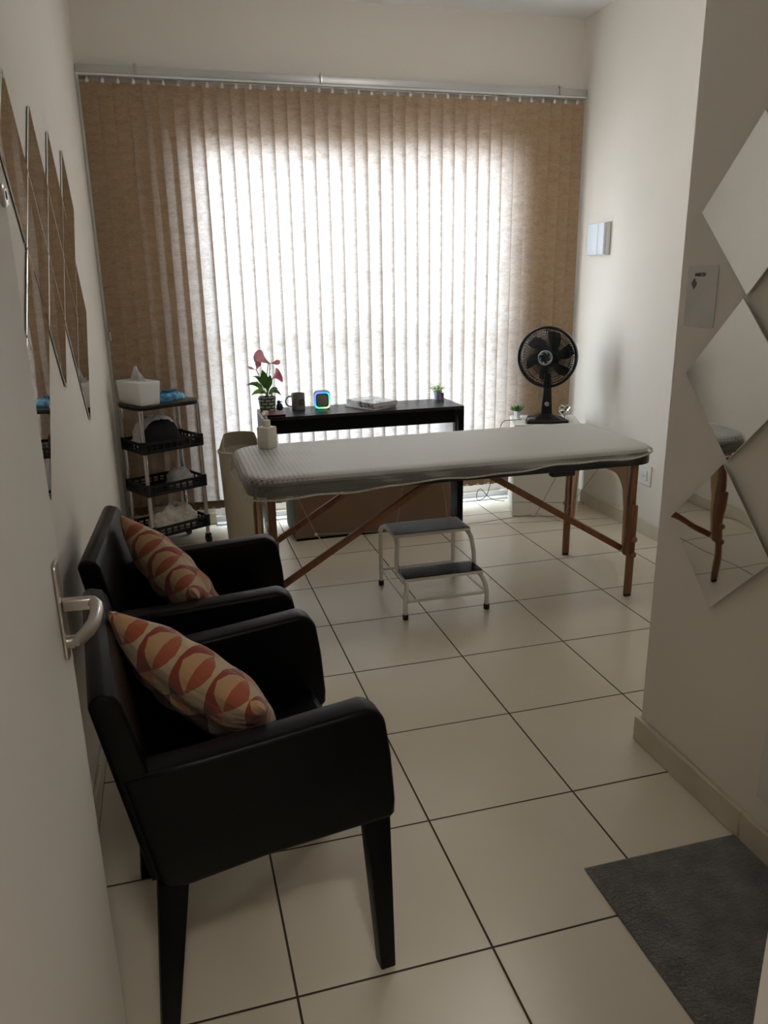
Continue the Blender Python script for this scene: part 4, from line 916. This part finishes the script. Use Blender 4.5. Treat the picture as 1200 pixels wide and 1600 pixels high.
# books / magazines
def book(label, loc, rz, w, d, h, cm):
    t = thing('book', label, 'book', loc, rz, 'stacked books on the desk')
    b = nb(); box(b, -w / 2 + 0.004, w / 2 - 0.003, -d / 2 + 0.003, d / 2 - 0.003, 0.0016, h - 0.0016); obj('pages', b, 'paper', t, 0)
    b = nb(); box(b, -w / 2, w / 2, -d / 2, d / 2, 0.0002, 0.0015); box(b, -w / 2, w / 2, -d / 2, d / 2, h - 0.0015, h); box(b, -w / 2, -w / 2 + 0.003, -d / 2, d / 2, 0.0016, h - 0.0016); obj('cover', b, cm, t, 0); return t
book('thin white magazine at the bottom of the stack on the desk', (1.022, 3.225, DZ), R(31), 0.19, 0.25, 0.009, 'paper')
book('pale thin booklet in the middle of the stack on the desk', (1.028, 3.225, DZ + 0.0093), R(27), 0.185, 0.245, 0.007, 'magcover')
book('thick grey photo book topmost of the stack on the desk', (1.035, 3.232, DZ + 0.0166), R(24), 0.195, 0.255, 0.024, 'magcover')
# small pink figurine by the plant
fg = thing('figurine', 'small pink and maroon figurine in front of the pale blue pot', 'ornament', (1.505, 3.290, DZ))
b = nb(); lathe(b, [(0, 0), (0.013, 0.001), (0.015, 0.014), (0.010, 0.026), (0, 0.028)], 16); obj('body', b, 'pinkfig', fg)
b = nb(); lathe(b, [(0, 0.022), (0.010, 0.025), (0.014, 0.036), (0.010, 0.046), (0, 0.049)], 16); tube(b, [(0.008, 0, 0.044), (0.013, 0, 0.053)], [0.005, 0.001], 6); tube(b, [(-0.008, 0, 0.044), (-0.013, 0, 0.053)], [0.005, 0.001], 6); obj('head', b, 'pinkfig', fg)

# ------------------------------------------------------------------ rolling cart
CTX, CTY, CTR = -0.302, 2.965, R(29)
ct = thing('rolling_cart', 'black four-tier rolling cart with chrome posts in the left corner', 'cart', (CTX, CTY, 0), CTR)
LW, LD = 0.345, 0.225
posts = [(0, 0), (LW, 0), (LW, LD), (0, LD)]
ctop = 0.845
b = nb(); prism(b, [(LW / 2 + p[0], LD / 2 + p[1]) for p in rrect(LW + 0.05, LD + 0.05, 0.07, 6)], 'z', ctop - 0.022, ctop, 0.004, 2); obj('top_tray', b, 'blackplastic', ct)
def basket(zt, h=0.062):
    b = nb(); o = 0.022; x0, x1, y0, y1 = -o + 0.01, LW + o - 0.01, -o + 0.008, LD + o - 0.008
    box(b, x0, x1, y0, y1, zt - h, zt - h + 0.005, 0.001, 1)
    for (a, c, d, e) in ((x0, x1, y0, y0 + 0.005), (x0, x1, y1 - 0.005, y1), (x0, x0 + 0.005, y0, y1), (x1 - 0.005, x1, y0, y1)):
        box(b, a, c, d, e, zt - 0.016, zt); box(b, a, c, d, e, zt - h, zt - h + 0.018)
        L = max(c - a, e - d); n = int(L / 0.040)
        for i in range(n + 1):
            s = i / n
            if c - a > e - d: xx = a + (c - a - 0.012) * s; box(b, xx, xx + 0.012, d, e, zt - h + 0.017, zt - 0.015)
            else: yy = d + (e - d - 0.012) * s; box(b, a, c, yy, yy + 0.012, zt - h + 0.017, zt - 0.015)
        if c - a > e - d: box(b, a, c, d, e, zt - 0.034, zt - 0.029)
        else: box(b, a, c, d, e, zt - 0.034, zt - 0.029)
    for px, py in posts: lathe(b, [(0.0125, zt - 0.045), (0.018, zt - 0.043), (0.018, zt + 0.004), (0.0125, zt + 0.006)], 14, Matrix.Translation((px, py, 0)), cap=False)
    return obj('basket', b, 'blackplastic', ct, 30)
tiers = (0.648, 0.412, 0.170)
for z in tiers: basket(z)
for px, py in posts:
    b = nb(); tube(b, [(px, py, 0.062), (px, py, ctop - 0.0225)], 0.0118, 14); obj('post', b, 'chrome', ct)
    cs = nb(); tube(cs, [(px - 0.008, py, 0.028), (px + 0.008, py, 0.028)], 0.027, 20); w_ = obj('caster', cs, 'blackplastic', ct)
    b = nb(); box(b, px - 0.013, px - 0.009, py - 0.012, py + 0.012, 0.024, 0.060); box(b, px + 0.009, px + 0.013, py - 0.012, py + 0.012, 0.024, 0.060); box(b, px - 0.013, px + 0.013, py - 0.012, py + 0.012, 0.056, 0.061); obj('caster_fork', b, 'blackplastic', w_)
ca, sa = math.cos(CTR), math.sin(CTR)
def cw(x, y, z): return (CTX + ca * x - sa * y, CTY + sa * x + ca * y, z)
# tissue box
tb_ = thing('tissue_box', 'white tissue box with a tissue sticking out, on top of the cart', 'tissue box', cw(0.055, 0.10, ctop + 0.0005), R(33))
b = nb(); hexa(b, [(-0.058, -0.105, 0), (0.058, -0.105, 0), (0.058, 0.105, 0), (-0.058, 0.105, 0)], [(-0.066, -0.112, 0.125), (0.066, -0.112, 0.125), (0.066, 0.112, 0.125), (-0.066, 0.112, 0.125)], 0.005, 3); obj('box_body', b, 'tissuebox', tb_)
b = nb(); g = []; n = 14
for j in range(7):
    t = j / 6; row = []
    for i in range(n + 1):
        u = i / n * 2 - 1; wd = 0.072 * (1 - 0.62 * t); row.append(b.verts.new((0.010 * math.sin(u * 6 + t * 2) * (1 - 0.3 * t), u * wd + 0.006 * t, 0.1255 + 0.075 * t * (1 - 0.55 * u * u) + 0.003 * math.sin(u * 11))))
    g.append(row)
for j in range(6):
    for i in range(n): b.faces.new((g[j][i], g[j][i + 1], g[j + 1][i + 1], g[j + 1][i]))
g2 = []
for j in range(7):
    t = j / 6; row = []
    for i in range(n + 1):
        u = i / n * 2 - 1; wd = 0.064 * (1 - 0.6 * t); row.append(b.verts.new((0.040 * (1 - t) * (1 - u * u) + 0.008 * math.sin(u * 5), u * wd, 0.1255 + 0.066 * t * (1 - 0.5 * u * u))))
    g2.append(row)
for j in range(6):
    for i in range(n): b.faces.new((g2[j][i], g2[j][i + 1], g2[j + 1][i + 1], g2[j + 1][i]))
bmesh.ops.solidify(b, geom=b.faces[:], thickness=0.0008); obj('tissue', b, 'tissue', tb_, 60)
# wipes
wp_ = thing('wipes_pack', 'blue soft pack of wet wipes on top of the cart', 'wipes pack', cw(0.245, 0.115, ctop + 0.0005), R(40))
def blob(bm, w, d, h, p=3.0, seed=1, amp=0.1, n=22, flatbot=True):
    rnd = random.Random(seed); ph = [rnd.uniform(0, 6.28) for _ in range(8)]; rows = []
    for j in range(n // 2 + 1):
        th = PI / 2 * (1 - j / (n // 2)) if flatbot else PI * j / (n // 2)
        row = []
        for i in range(n):
            a = 2 * PI * i / n; ca_, sa_ = math.cos(a), math.sin(a); q = (abs(ca_) ** p + abs(sa_) ** p) ** (-1 / p)
            k = math.sin(PI / 2 - th) if flatbot else 1
            r = math.cos(th) if flatbot else 1
            nz_ = 1 + amp * (math.sin(3 * a + ph[0] + 4 * j / n) + 0.6 * math.sin(7 * a + ph[1] + j * 0.9) + 0.5 * math.sin(5 * j / 3 + ph[2] + 2 * a)) * 0.5
            row.append(bm.verts.new((w / 2 * q * ca_ * r ** 0.6 * nz_, d / 2 * q * sa_ * r ** 0.6 * nz_, h * math.sin(th) * (nz_ if j < n // 2 else 1))))
        rows.append(row)
    for a_, c_ in zip(rows, rows[1:]):
        for i in range(n): bm.faces.new((a_[i], a_[(i + 1) % n], c_[(i + 1) % n], c_[i]))
    bm.faces.new(rows[-1][::-1]); bmesh.ops.remove_doubles(bm, verts=bm.verts, dist=0.0002); bmesh.ops.recalc_face_normals(bm, faces=bm.faces)
b = nb(); blob(b, 0.185, 0.10, 0.045, 5, 2, 0.05); obj('packet', b, 'wipes', wp_, 60)
b = nb(); prism(b, rrect(0.085, 0.05, 0.015), 'z', 0.0455, 0.052, 0.002); obj('lid', b, 'bluecap', wp_)
# contents of the tiers
def lump(name, label, cat, x, y, z, rz, w, d, h, m, seed, amp=0.12, grp=None):
    b = nb(); blob(b, w, d, h, 2.6, seed, amp, 34); o = obj(name, b, m, None, 60, cw(x, y, z), (0, 0, CTR + rz)); return tag(o, label, cat, grp)
lump('toiletry_bag', 'black fabric bag filling the upper basket of the cart', 'bag', 0.145, 0.060, 0.592, 0.0, 0.225, 0.10, 0.155, 'blackfabric', 5, 0.05)
lump('folded_towel', 'pale cloth folded behind the black bag in the cart', 'towel', 0.165, 0.165, 0.592, 0.0, 0.29, 0.09, 0.165, 'tissue', 6, 0.06)
lump('rolled_cloth', 'rolled pale grey cloth in the middle basket of the cart', 'cloth', 0.245, 0.10, 0.356, 0.1, 0.15, 0.13, 0.098, 'greytowel', 7, 0.07)
lump('plastic_bag', 'crumpled pale plastic bag bulging from the lowest cart basket', 'plastic bag', 0.17, 0.10, 0.114, 0.0, 0.29, 0.18, 0.135, 'bagplastic', 8, 0.16)
